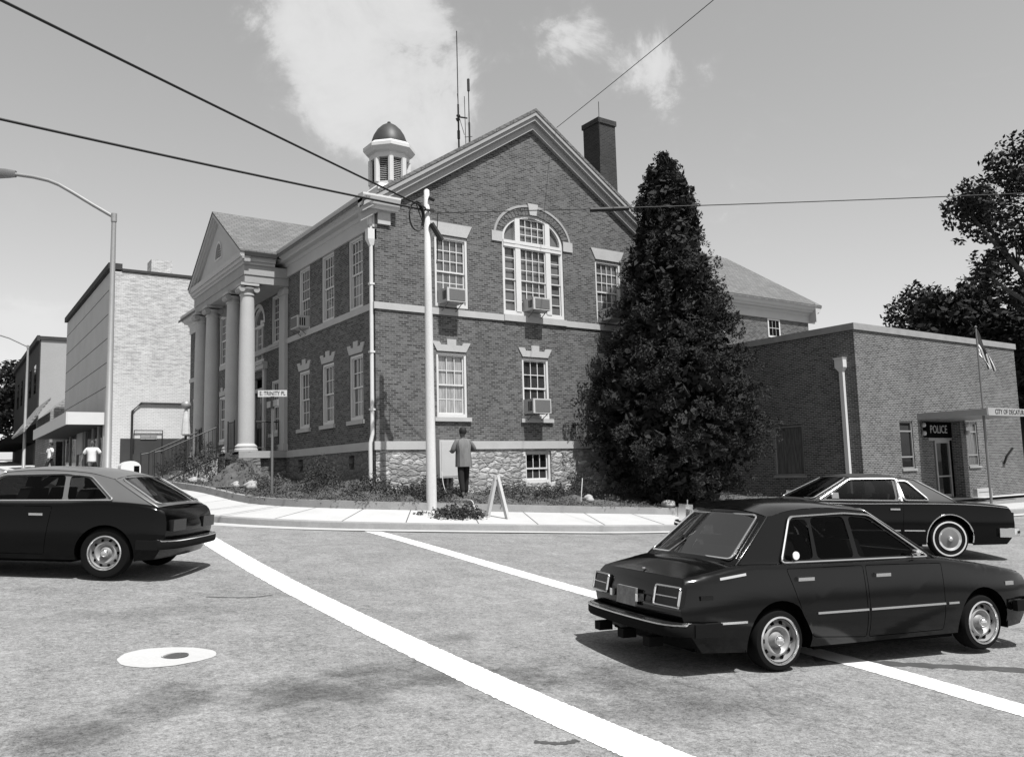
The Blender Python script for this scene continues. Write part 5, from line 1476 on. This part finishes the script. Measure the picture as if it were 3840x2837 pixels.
    rf = fascia(Sr, zr_, -1, 'rear_panel'); ff = fascia(Sf, zf, 1, 'front_panel')
    # underside and wheel wells
    m = MB(); m.box(x0+.15, x0+L-.15, -hw+.16, hw-.16, zs+.02, .60); m.box(x0+C0_(P)+.1, x0+P['A0']-.1, -hw+.16, hw-.16, .599, P['uz']-.03)
    m.box(x0+P['ra']+P['ar']+.05, x0+P['fa']-P['ar']-.05, -hw+.07, hw-.07, zs-.03, P['uz']-.2)
    m.build('underbody', 'black', t)
    # greenhouse
    A0, A1, C1, C0 = P['A0'], P['A1'], P['C1'], P['C0']; roofz = P['roofz']; tum = P['tum']
    def Wg(s, z):
        b = sinterp(top, s); f = (z-b)/(1.32-b) if 1.32 > b else 0
        return W(s, sinterp(top, s))-.012 - tum*max(0, f)**1.15
    rl = [(s, sinterp(roofz, s)) for s in [lerp(A1, C1, k/16) for k in range(17)]]
    bl = [(s, sinterp(top, s)-.01) for s in [lerp(C0, A0, k/16) for k in range(17)]]
    side = rl + bl[0:]
    wins = [roundpoly(w, .05) for w in P['wins']]
    mg = lambda s, z: (x0+s, Wg(s, z), z)
    sheet(side, wins, mg, .09, 'cabin_side', P.get('roof_paint', paint), t, mirror=True)
    for sd in (1, -1):
        for w in wins:
            mgs = lambda s, z, sd=sd: (x0+s, sd*(Wg(s, z)-.008), z)
            wo = sheet(w, [], mgs, .12, 'side_window', P['glass'], t)
        for ch in P['chrome']:
            pts = [(x0+s, sd*(Wg(s, z)+.018), z) for s, z in roundpoly(ch, .05)]; pts.append(pts[0])
            m = MB(); m.tube(pts, P.get('chr', .011), 5); m.build('window_trim', 'chrome', t, smooth=60)
        for dv in P.get('pillars', []):
            (s0, z0), (s1, z1), wd = dv
            m = MB(); m.loft([[(x0+lerp(s0, s1, k/4)+a, sd*(Wg(lerp(s0, s1, k/4), lerp(z0, z1, k/4))+b), lerp(z0, z1, k/4)) for a, b in ((-wd, 0), (-wd, .012), (wd, .012), (wd, 0))] for k in range(5)]); m.build('window_divider', P.get('pillar_mat', 'black'), t)
    rc_ = P['rcrown']; m = MB()
    def roofp(u, v):
        s = lerp(A1, C1, u); k = 2*v-1; z = sinterp(roofz, s)
        sh = .0
        return (x0+s+sh, k*(Wg(s, z)+.006), z+.004+rc_*(1-abs(k)**2.6))
    m.grid(roofp, 24, 24); m.build('roof', P.get('roof_paint', paint), t, smooth=50)
    def glassmap(sa, sb, sg, blg):
        za, zb = sinterp(top, sa), sinterp(roofz, sb)
        def fn(k, v):
            s = lerp(sa, sb, v); z = lerp(za+P['crown']*.6*(1-k*k), zb+rc_*(1-abs(k)**2.6)*.98, v)
            base = Wg(s, lerp(za, zb, v)) + .001
            return (x0+s+sg*blg*(1-k*k)*(1-v*.6), k*base, z)
        return fn
    for sa, sb, sg, nm in ((A0, A1, 1, 'windscreen'), (C0, C1, -1, 'rear_window')):
        fn = glassmap(sa, sb, sg, P['gb'])
        for k in (-1, 1):
            m = MB(); m.tube([tuple(Vector(fn(k*.995, j/14))-Vector((sg*.004, 0, .004))) for j in range(15)], .013, 8); m.build('pillar', P.get('roof_paint', paint), t, smooth=80)
        hole = roundpoly([(-.90, .07), (.90, .07), (.87, .95), (-.87, .95)], .08)
        sheet([(-1, 0), (1, 0), (1, 1), (-1, 1)], [hole], fn, .1, nm+'_frame', P.get('roof_paint', paint), t)
        g = sheet(hole, [], lambda k, v, fn=fn: tuple(Vector(fn(k, v)) - Vector((sg*.006, 0, 0))), .12, nm, P['glass'], t)
        pts = [fn(k, v) for k, v in hole]; pts.append(pts[0]); m = MB(); m.tube([(p[0]+sg*.012, p[1], p[2]+.012) for p in pts], .011, 6); m.build('window_trim', P.get('scr_trim', 'chrome'), g, smooth=60)
    # inside
    m = MB(); zi = P['uz']; m.box(x0+C0+.1, x0+A0-.1, -hw+.17, hw-.17, zi-.02, zi+.02); m.build('interior_floor', 'interior', t)
    m = MB()
    m.loft([[(x0+A0-.35, -hw+.2, zi), (x0+A0-.35, hw-.2, zi), (x0+A0-.12, hw-.2, zi), (x0+A0-.12, -hw+.2, zi)], [(x0+A0-.30, -hw+.2, zi+.16), (x0+A0-.30, hw-.2, zi+.16), (x0+A0-.2, hw-.2, zi+.14), (x0+A0-.2, -hw+.2, zi+.14)]])
    m.build('dashboard', 'interior', t)
    for sx_ in P['seats']:
        for y in (-.36, .36):
            m = MB(); m.loft([[(x0+sx_+a, y-b, z), (x0+sx_+a, y+b, z), (x0+sx_+a-.14, y+b, z), (x0+sx_+a-.14, y-b, z)] for a, b, z in ((0, .24, zi-.1), (-.06, .24, zi+.15), (-.09, .20, zi+.28))])
            m.loft([[(x0+sx_-.09, y-.11, zi+.30), (x0+sx_-.09, y+.11, zi+.30), (x0+sx_-.17, y+.11, zi+.30), (x0+sx_-.17, y-.11, zi+.30)], [(x0+sx_-.12, y-.10, zi+.43), (x0+sx_-.12, y+.10, zi+.43), (x0+sx_-.18, y+.10, zi+.43), (x0+sx_-.18, y-.10, zi+.43)]])
            m.build('seat', 'seat_cloth', t)
    # side mouldings
    for (s0, s1, z, hgt) in P['strips']:
        for sd in (1, -1):
            m = MB(); m.loft([[(x0+lerp(s0, s1, k/8), sd*(W(lerp(s0, s1, k/8), z)+b), z+a) for a, b in ((-hgt, -.004), (-hgt, .012), (hgt, .012), (hgt, -.004))] for k in range(9)]); m.build('side_trim', 'chrome', t)
    for sd in (1, -1):
        if P.get('belt'):
            s0, s1 = P['belt']; m = MB(); m.tube([(x0+lerp(s0, s1, k/20), sd*(W(lerp(s0, s1, k/20), sinterp(top, lerp(s0, s1, k/20))-.03)+.004), sinterp(top, lerp(s0, s1, k/20))-.028) for k in range(21)], .009, 5); m.build('belt_trim', 'chrome', t, smooth=60)
        if P.get('lips'):
            for a in (P['ra'], P['fa']):
                m = MB(); m.tube([(x0+p[0], sd*(W(p[0], p[1])+.006), p[1]) for p in arc(a, P['r'][0], P['ar']-.005, PI+.15, -.15, 22)], .012, 5); m.build('arch_trim', 'chrome', t, smooth=60)
    # wheels
    for a in (P['ra'], P['fa']):
        for sd in (1, -1): make_wheel(t, x0+a, sd*(hw-.045), P['r'][0], P['r'][1], P['style'], sd)
    m = MB()
    for a in (P['ra'], P['fa']):
        for sd in (1, -1):
            pts = arc(a, AZ_, P['ar']+.015, PI+.2, -.2, 18)
            m.loft([[(x0+p[0], sd*(hw-.02-.035), p[1]) for p in pts], [(x0+p[0], sd*(hw-.35), p[1]) for p in pts]], cap=False, close=False)
    m.pieces('wheel_well', 'black', t, smooth=60)
    # bumpers
    for sg, S, zt, nm in ((-1, P['rb'], 0, 'rear_bumper'), (1, P['fb'], 0, 'front_bumper')):
        sx_, z0, z1, dp = S
        m = MB(); N = 24; rings = []
        for k in range(N+1):
            v = 2*k/N-1; y = v*(hw+.01); c = abs(v)**10
            xx = x0+sx_ + sg*(.05*(1-v*v)) - sg*.16*c
            rings.append([(xx-sg*.02, y, z0), (xx+sg*dp*.85, y*1.0, z0+.01), (xx+sg*dp, y, z0+.03), (xx+sg*dp, y, z1-.02), (xx+sg*dp*.8, y, z1), (xx-sg*.02, y, z1)])
        e = []
        for sd in (1, -1):
            q = [(x0+sx_-sg*.45, sd*(hw+.012), z) for z in (z0, z1)]
        m.loft(rings)
        for sd in (1, -1):
            xa, xb = x0+sx_-sg*.34, x0+sx_-sg*.08
            m.box(min(xa, xb), max(xa, xb), min(sd*(hw-.03), sd*(hw+.022)), max(sd*(hw-.03), sd*(hw+.022)), z0+.005, z1-.005)
        b = m.build(nm, P['bump_mat'], t, smooth=40)
        m = MB(); rings = []
        for k in range(N+1):
            v = (2*k/N-1)*.97; y = v*(hw+.01); c = abs(v)**10
            xx = x0+sx_ + sg*(.05*(1-v*v)) - sg*.16*c + sg*dp
            zc = P['bz']; rings.append([(xx-sg*.01, y, zc-.022), (xx+sg*.008, y, zc-.02), (xx+sg*.008, y, zc+.02), (xx-sg*.01, y, zc+.022)] if not P.get('bthin') else [(xx-sg*.06, y, z1-.001), (xx-sg*.0, y, z1-.018), (xx+sg*.004, y, z1-.006), (xx-sg*.055, y, z1+.006)])
        m.loft(rings); m.build('bumper_strip', P['strip_mat'], b, smooth=40)
    return t, x0, W, Sr, Sf

COR = dict(L=4.02, hw=.80, sill=.22, zmid=.52, crown=.035, bulge=.06, uz=.80, roof_paint='car_paint',
    top=[(0, .80), (.06, .82), (.3, .865), (.6, .915), (1.0, .91), (1.4, .90), (2.0, .90), (2.65, .905), (3.0, .875), (3.6, .79), (3.92, .735), (4.02, .70)],
    plan=[(0, .90), (.15, .945), (.5, .98), (1.2, 1), (2.6, 1), (3.3, .985), (3.75, .95), (4.02, .87)],
    rear=[(.22, .20), (.40, .06), (.55, .0), (.70, .01), (.80, .05), (.85, .08)], front=[(.22, 3.86), (.4, 3.96), (.55, 4.0), (.68, 3.98), (.74, 3.93)],
    ra=.93, fa=3.30, ar=.33, r=(.252, .178), az=.29, style='steel', paint='car_paint', glass='car_glass',
    doors=[[(1.15, .50), (1.27, .30), (1.86, .26), (1.86, .875), (1.02, .875)], [(1.885, .26), (2.78, .26), (2.80, .86), (1.885, .875)]], handles=True, hz=.785,
    A0=2.80, A1=2.12, C1=1.00, C0=.56, roofz=[(1.00, 1.295), (1.3, 1.35), (1.7, 1.365), (2.12, 1.33)], tum=.15, rcrown=.055, gb=.07,
    wins=[[(1.06, .935), (1.38, .935), (1.43, 1.27), (1.24, 1.27)], [(1.425, .935), (1.84, .935), (1.85, 1.29), (1.465, 1.285)], [(1.89, .935), (2.61, .935), (2.12, 1.27), (1.90, 1.29)]],
    chrome=[[(1.01, .915), (2.70, .915), (2.14, 1.30), (1.85, 1.32), (1.23, 1.297)]],
    seats=[1.35, 2.1], strips=[(1.30, 1.86, .50, .009), (1.89, 2.78, .50, .009), (2.82, 2.95, .50, .009), (.22, .58, .47, .009), (3.66, 3.85, .47, .009)],
    rb=(-.02, .375, .485, .10), fb=(4.03, .375, .485, .09), bump_mat='rubber', bz=.43, strip_mat='chrome', bthin=True)
LC = (7.07, 5.17)
CORpos = (LC[0], LC[1], G(*LC)+.0)
cart, cx0_, CW, CSr, CSf = car('sedan', 'small dark four door sedan with steel wheels driving away over the crosswalk', COR, CORpos, R(-12.2), ry=R(1.6))
def rear_lamps(t, x0, W, Sr, P):
    for sd in (1, -1):
        y1 = .72; y0 = .40
        mp = lambda y, z: (x0+Sr(z)-P['bulge']*(1-min(1, abs(y)/.78)**2)*.9-.012, y*sd, z)
        m = MB(); pr = [(y0, .60), (y1, .60), (y1, .755), (y0, .755)]
        q = [mp(*p) for p in pr]; q2 = [(a+.05, b, c) for a, b, c in q]; m.loft([q, q2]); lo = m.build('tail_lamp', 'lamp_red', t)
        pts = [mp(*p) for p in roundpoly(pr, .02)]; pts.append(pts[0]); m = MB(); m.tube([(a-.004, b, c) for a, b, c in pts], .011, 6); m.build('lamp_trim', 'chrome', lo, smooth=60)
        m = MB(); q = [mp(y, .68) for y in (y0+.02, y1-.02)]; m.tube([(a-.006, b, c) for a, b, c in q], .005, 5); m.build('lamp_rib', 'chrome', lo)
    m = MB(); xx = x0+Sr(.62)-P['bulge']-.022; m.loft([[(xx-.01, -.16, .55), (xx-.01, .16, .55), (xx+.0, .16, .70), (xx+.0, -.16, .70)], [(xx+.01, -.16, .55), (xx+.01, .16, .55), (xx+.02, .16, .70), (xx+.02, -.16, .70)]]); m.build('licence_plate', 'plate', t)
    m = MB()
    for s in (-1, 1): m.box(xx-.03, xx+.03, s*.22-.02, s*.22+.02, .60, .66)
    m.pieces('plate_lamp', 'chrome', t)
rear_lamps(cart, cx0_, CW, CSr, COR)
m = MB(); m.grid(lambda u, v: (cx0_+lerp(.62, 1.15, u), lerp(-.58, .58, v), .90+.01*u), 4, 6); m.box(cx0_+1.12, cx0_+1.20, -.56, .56, .80, 1.0); m.build('parcel_shelf', 'seat_grey', cart)
m = MB()
for y in (-.42, 0, .42): m.box(cx0_-.15, cx0_-.02, y-.05, y+.05, .27, .345)
m.pieces('bumper_bracket', 'rubber', cart)
m = MB(); m.box(cx0_-.185, cx0_-.178, -.5, .5, .385, .425); m.build('bumper_strip', 'grey_metal', cart) if False else None
for sd in (1, -1):
    m = MB(); y = CW(.42, .76)
    m.loft([[(cx0_+.36+s, sd*(CW(.36+s, z)+.004), z) for z in (.805+s*.12, .825+s*.12)] + [(cx0_+.36+s, sd*(CW(.36+s, z)-.03), z) for z in (.825+s*.12, .805+s*.12)] for s in (0, .1, .2, .25)])
    v_ = m.build('side_vent', 'chrome', cart)
    m = MB(); m.box(cx0_+.16, cx0_+.28, sd*(CW(.22, .68)+.004)-.006, sd*(CW(.22, .68)+.004)+.006, .655, .69); m.build('side_marker', 'lamp_red', cart)
    m = MB(); m.box(cx0_+3.62, cx0_+3.73, sd*(CW(3.68, .62))-.008, sd*(CW(3.68, .62))+.008, .62, .655); m.build('side_marker', 'galvanised', cart)
    m = MB(); m.lathe([(0, -.004), (.035, -.004), (.035, .004), (0, .004)], (cx0_+1.16, sd*(CW(1.16, .90)-.005), .975), 'y', 16); m.build('sticker', 'sticker', cart)
    m = MB(); m.lathe([(0, -.03), (.028, -.025), (.028, .025), (0, .03)], (cx0_+2.50, sd*(CW(2.5, .90)+.03), .96), 'y', 14); m.box(cx0_+2.49, cx0_+2.52, min(sd*.7, sd*.78), max(sd*.7, sd*.78), .93, .945); m.build('door_mirror', 'chrome', cart)
m = MB(); m.lathe([(0, 0), (.018, 0), (.018, .012), (0, .014)], (cx0_+.10, 0, .845), 'z', 12); m.build('trunk_lock', 'chrome', cart)
for sd in (-1, 1):
    m = MB(); y = sd*.5
    m.lathe([(0, -.03), (.085, -.02), (.09, .01)], (cx0_+3.99, y, .60), 'x', 18); m.build('headlamp', 'chrome', cart, smooth=60)

def lower(t, dz):        # sit the whole body lower on its wheels
    def walk(o):
        for c in o.children:
            if c.name.split('.')[0] != 'wheel':
                for v in c.data.vertices: v.co.z -= dz
                walk(c)
    walk(t)
lower(cart, .04)

CPE = dict(L=5.45, hw=.97, sill=.24, zmid=.60, crown=.03, bulge=.10, uz=.80, roof_paint='vinyl', cat='car',
    top=[(0, .86), (.05, .90), (.35, .935), (1.0, .965), (1.9, .965), (2.8, .955), (3.5, .965), (4.3, .93), (5.1, .87), (5.38, .82), (5.45, .78)],
    plan=[(0, .93), (.2, .965), (.8, .99), (1.6, 1), (3.6, 1), (4.6, .985), (5.2, .955), (5.45, .90)],
    rear=[(.24, .16), (.40, .04), (.6, .0), (.8, .03), (.92, .10)], front=[(.24, 5.30), (.4, 5.42), (.6, 5.45), (.8, 5.42), (.84, 5.36)],
    ra=1.17, fa=4.09, ar=.42, r=(.345, .20), style='wire', paint='coupe_paint', glass='car_glass',
    doors=[[(2.02, .34), (3.42, .34), (3.42, .93), (1.95, .93)]], handles=True, hz=.84,
    A0=3.50, A1=2.75, C1=1.62, C0=.98, roofz=[(1.62, 1.34), (2.0, 1.39), (2.4, 1.40), (2.75, 1.365)], tum=.20, rcrown=.045, gb=.10,
    wins=[[(2.05, 1.0), (3.30, 1.0), (2.78, 1.325), (2.02, 1.35)], [(1.52, 1.01), (1.88, 1.01), (1.91, 1.31), (1.78, 1.305)]],
    chrome=[[(2.00, .985), (3.42, .985), (2.79, 1.345), (1.96, 1.365)], [(1.47, .995), (1.91, .995), (1.94, 1.325), (1.77, 1.322)]], chr=.014,
    pillars=[((1.955, .98), (1.94, 1.36), .018)], pillar_mat='chrome',
    seats=[1.9, 2.6], strips=[(1.62, 1.98, .48, .010), (2.05, 3.4, .48, .010)], belt=(.08, 5.3), lips=True,
    rb=(-.02, .38, .54, .12), fb=(5.47, .38, .54, .10), bump_mat='chrome', bz=.47, strip_mat='rubber')
coupe_pose = (13.72, 9.46)
cpt, px0_, PWf, PSr, PSf = car('coupe', 'long black two door coupe with vinyl roof and whitewall tyres behind the sedan', CPE, (coupe_pose[0], coupe_pose[1], G(*coupe_pose)), R(147.0), ry=R(-2.2))
for sd in (1, -1):
    m = MB(); m.loft([[(px0_+3.20+a, sd*(.98+b), 1.02+c) for a, b, c in ((-.04, 0, 0), (.04, 0, 0), (.04, 0, .08), (-.04, 0, .08))], [(px0_+3.22+a, sd*(1.12+b), 1.02+c) for a, b, c in ((-.06, 0, 0), (.06, 0, 0), (.05, 0, .1), (-.05, 0, .1))]]); m.build('door_mirror', 'chrome', cpt)
    for y in (.42, .66):
        m = MB(); m.box(px0_+5.45, px0_+5.56, sd*y-.10, sd*y+.10, .60, .78); m.build('headlamp', 'chrome', cpt)
    m = MB(); m.box(px0_-.03, px0_+.08, sd*.62-.22, sd*.62+.22, .64, .80); m.build('tail_lamp', 'lamp_red', cpt)
m = MB(); m.box(px0_+5.47, px0_+5.60, -.28, .28, .55, .86); m.tube([(px0_+5.5, 0, .86), (px0_+5.5, 0, .94)], .012, 6); m.build('grille', 'chrome', cpt)
m = MB(); m.tube([(px0_+3.75, -.75, .94), (px0_+3.9, -.78, 1.5)], .004, 4); m.build('aerial', 'dark_metal', cpt)

FST = dict(COR); FST.update(L=4.15, hw=.86, uz=.78,
    top=[(0, .80), (.06, .84), (.25, .90), (.8, .93), (1.3, .90), (2.3, .88), (2.8, .88), (3.5, .80), (4.0, .72), (4.15, .68)],
    plan=[(0, .91), (.15, .955), (.45, .99), (1.1, 1), (2.7, 1), (3.5, .98), (4.0, .93), (4.15, .88)],
    rear=[(.22, .14), (.4, .04), (.6, .0), (.75, .02), (.84, .06)], front=[(.22, 3.98), (.4, 4.1), (.55, 4.13), (.7, 4.10)],
    ra=.72, fa=3.25, ar=.36, r=(.31, .19), paint='coupe_paint', glass='car_glass', roof_paint='grey_roof_paint',
    doors=[[(1.45, .28), (2.7, .28), (2.7, .85), (1.40, .86)]], hz=.76,
    A0=2.75, A1=2.12, C1=.72, C0=.14, roofz=[(.72, 1.20), (1.1, 1.275), (1.7, 1.295), (2.12, 1.26)], tum=.17, rcrown=.05, gb=.05,
    wins=[[(1.32, .93), (2.56, .915), (2.12, 1.205), (1.36, 1.24)], [(.76, .965), (1.26, .935), (1.30, 1.235), (1.06, 1.21)]],
    chrome=[[(.68, .95), (2.64, .90), (2.14, 1.225), (1.36, 1.258), (1.02, 1.23)]],
    seats=[1.3, 2.05], strips=[], rb=(-.02, .36, .48, .08), fb=(4.15, .36, .48, .09))
lcx, lcy = 1.12, 12.85
fpt_, fx0_, FW_, FSr, FSf = car('fastback_car', 'dark fastback car cut off by the left edge of the photo', FST, (lcx, lcy, G(lcx, lcy)), R(145.3), ry=R(-2.9))
for sd in (1, -1):
    m = MB(); m.loft([[(fx0_+2.5+a, sd*(.84+b), .93+c) for a, b, c in ((-.03, 0, 0), (.03, 0, 0), (.03, 0, .05), (-.03, 0, .05))], [(fx0_+2.52+a, sd*(.95+b), .93+c) for a, b, c in ((-.06, 0, -.01), (.06, 0, -.01), (.05, 0, .09), (-.05, 0, .09))]]); m.build('door_mirror', 'chrome', fpt_)
    m = MB(); m.box(fx0_-.06, fx0_+.06, sd*.5-.2, sd*.5+.2, .58, .72); m.build('tail_lamp', 'lamp_red', fpt_)

WHC = dict(CPE); WHC.update(paint='white_car_paint', roof_paint='white_car_paint', L=4.9, hw=.92, style='wire',
    top=[(0, .84), (.05, .88), (.35, .91), (1.0, .93), (1.9, .93), (2.8, .92), (3.2, .93), (4.0, .89), (4.7, .83), (4.84, .78), (4.9, .75)],
    plan=[(0, .93), (.2, .965), (.8, .99), (1.6, 1), (3.2, 1), (4.2, .985), (4.7, .955), (4.9, .90)],
    front=[(.24, 4.75), (.4, 4.87), (.6, 4.9), (.8, 4.87), (.84, 4.81)], fa=3.75, ra=1.1, doors=[[(1.9, .34), (3.05, .34), (3.05, .90), (1.85, .90)]],
    A0=3.1, A1=2.45, C1=1.35, C0=.80, roofz=[(1.35, 1.28), (1.7, 1.34), (2.1, 1.35), (2.45, 1.32)],
    wins=[[(1.86, .97), (2.92, .97), (2.48, 1.27), (1.86, 1.30)], [(1.25, .97), (1.78, .97), (1.78, 1.29), (1.50, 1.26)]],
    chrome=[], pillars=[], belt=None, lips=False, strips=[], fb=(4.92, .38, .54, .10), seats=[1.7, 2.4])
wcx, wcy = .15, 36.5
car('white_car', 'white car half out of the left edge of the photo', WHC, (wcx, wcy, G(wcx, wcy)), R(-85), ry=R(2))

# ------------------------------------------------------------------ sky, sun, camera
SUN_EL, SUN_AZ = 61.0, 2.0       # towards the camera side of the gable, a touch to the right
sd_ = Vector((math.sin(R(SUN_AZ))*math.cos(R(SUN_EL)), -math.cos(R(SUN_AZ))*math.cos(R(SUN_EL)), math.sin(R(SUN_EL))))
su = bpy.data.lights.new('sun', 'SUN'); su.energy = 4.75; su.angle = R(.53); su.color = (1, .995, .985)
so = bpy.data.objects.new('sun', su); col.objects.link(so); so.rotation_euler = sd_.to_track_quat('Z', 'Y').to_euler()
so.location = (0, 0, 30)
w = bpy.data.worlds.new('World'); sc.world = w; w.use_nodes = True
nt = w.node_tree; bg = nt.nodes['Background']
sky = nt.nodes.new('ShaderNodeTexSky'); sky.sky_type = 'NISHITA'; sky.sun_disc = False
sky.sun_elevation = R(SUN_EL); sky.sun_rotation = math.atan2(sd_.x, sd_.y); sky.air_density = 1.2; sky.dust_density = 1.3; sky.ozone_density = 1
bw = nt.nodes.new('ShaderNodeRGBToBW'); nt.links.new(sky.outputs[0], bw.inputs[0])
tc = nt.nodes.new('ShaderNodeTexCoord'); dirv = tc.outputs['Generated']
def camdir(px, py):
    r_ = Vector((0.823308, -0.566953, -0.026984)); u_ = Vector((-0.041404, -0.107405, 0.993353)); f_ = Vector((0.566082, 0.816718, 0.111901))
    return (f_ + r_*((px-1118)/1830) - u_*((py-826)/1830)).normalized()
clouds = [(1405, 135, .030, .55), (740, 50, .062, .95), (820, 140, .075, 1.05), (890, 90, .06, .9), (910, 220, .075, 1.0), (780, 240, .06, .75), (970, 230, .038, .6), (890, 310, .05, .5), (1262, 45, .036, .8), (1350, 40, .03, .35), (1400, 130, .042, .75), (1220, 100, .03, .3), (1190, 150, .035, .3), (40, 730, .04, .8), (690, 20, .045, .8)]
acc = None
nz = noise_node(nt, dirv, 9, 10, .66, dist=.5); nz2 = noise_node(nt, dirv, 26, 6, .6)
for px, py, rad, k in clouds:
    d = camdir(px, py)
    dp = nt.nodes.new('ShaderNodeVectorMath'); dp.operation = 'DISTANCE'; nt.links.new(dirv, dp.inputs[0]); dp.inputs[1].default_value = d
    g = mth(nt, 'MULTIPLY', mth(nt, 'EXPONENT', mth(nt, 'MULTIPLY', mth(nt, 'POWER', mth(nt, 'DIVIDE', dp.outputs['Value'], rad), 2), -1)), k)
    acc = g if acc is None else mth(nt, 'ADD', acc, g)
acc = mth(nt, 'MULTIPLY', mth(nt, 'MINIMUM', acc, 1.15), .90)
dens = mth(nt, 'ADD', acc, mth(nt, 'ADD', mth(nt, 'MULTIPLY', mth(nt, 'SUBTRACT', nz, .5), 3.0), mth(nt, 'MULTIPLY', mth(nt, 'SUBTRACT', nz2, .5), .7)))
cm = mth(nt, 'ADD', mth(nt, 'MULTIPLY', sstep(nt, dens, .45, .95), .62), mth(nt, 'MULTIPLY', sstep(nt, dens, .2, 1.5), .38))
CLOUD = 4.6
cm = mth(nt, 'ADD', .13, mth(nt, 'MULTIPLY', cm, .76))   # thin high haze everywhere
val = mixf(nt, cm, bw.outputs[0], CLOUD)
nt.links.new(val, bg.inputs['Color']); bg.inputs['Strength'].default_value = .110

cam = bpy.data.cameras.new('camera'); co = bpy.data.objects.new('camera', cam); col.objects.link(co)
rr, uu, ff_ = Vector((0.823308, -0.566953, -0.026984)), Vector((-0.041404, -0.107405, 0.993353)), Vector((0.566082, 0.816718, 0.111901))
co.matrix_world = Matrix(((rr.x, uu.x, -ff_.x, 0), (rr.y, uu.y, -ff_.y, 0), (rr.z, uu.z, -ff_.z, 1.5), (0, 0, 0, 1)))
cam.sensor_fit = 'HORIZONTAL'; cam.sensor_width = 36; cam.lens = 1830/2236*36; cam.clip_start = .1; cam.clip_end = 5000
sc.camera = co
sc.view_settings.view_transform = 'Standard'; sc.view_settings.look = 'None'; sc.view_settings.exposure = .65; sc.view_settings.gamma = 1
sc.render.film_transparent = False
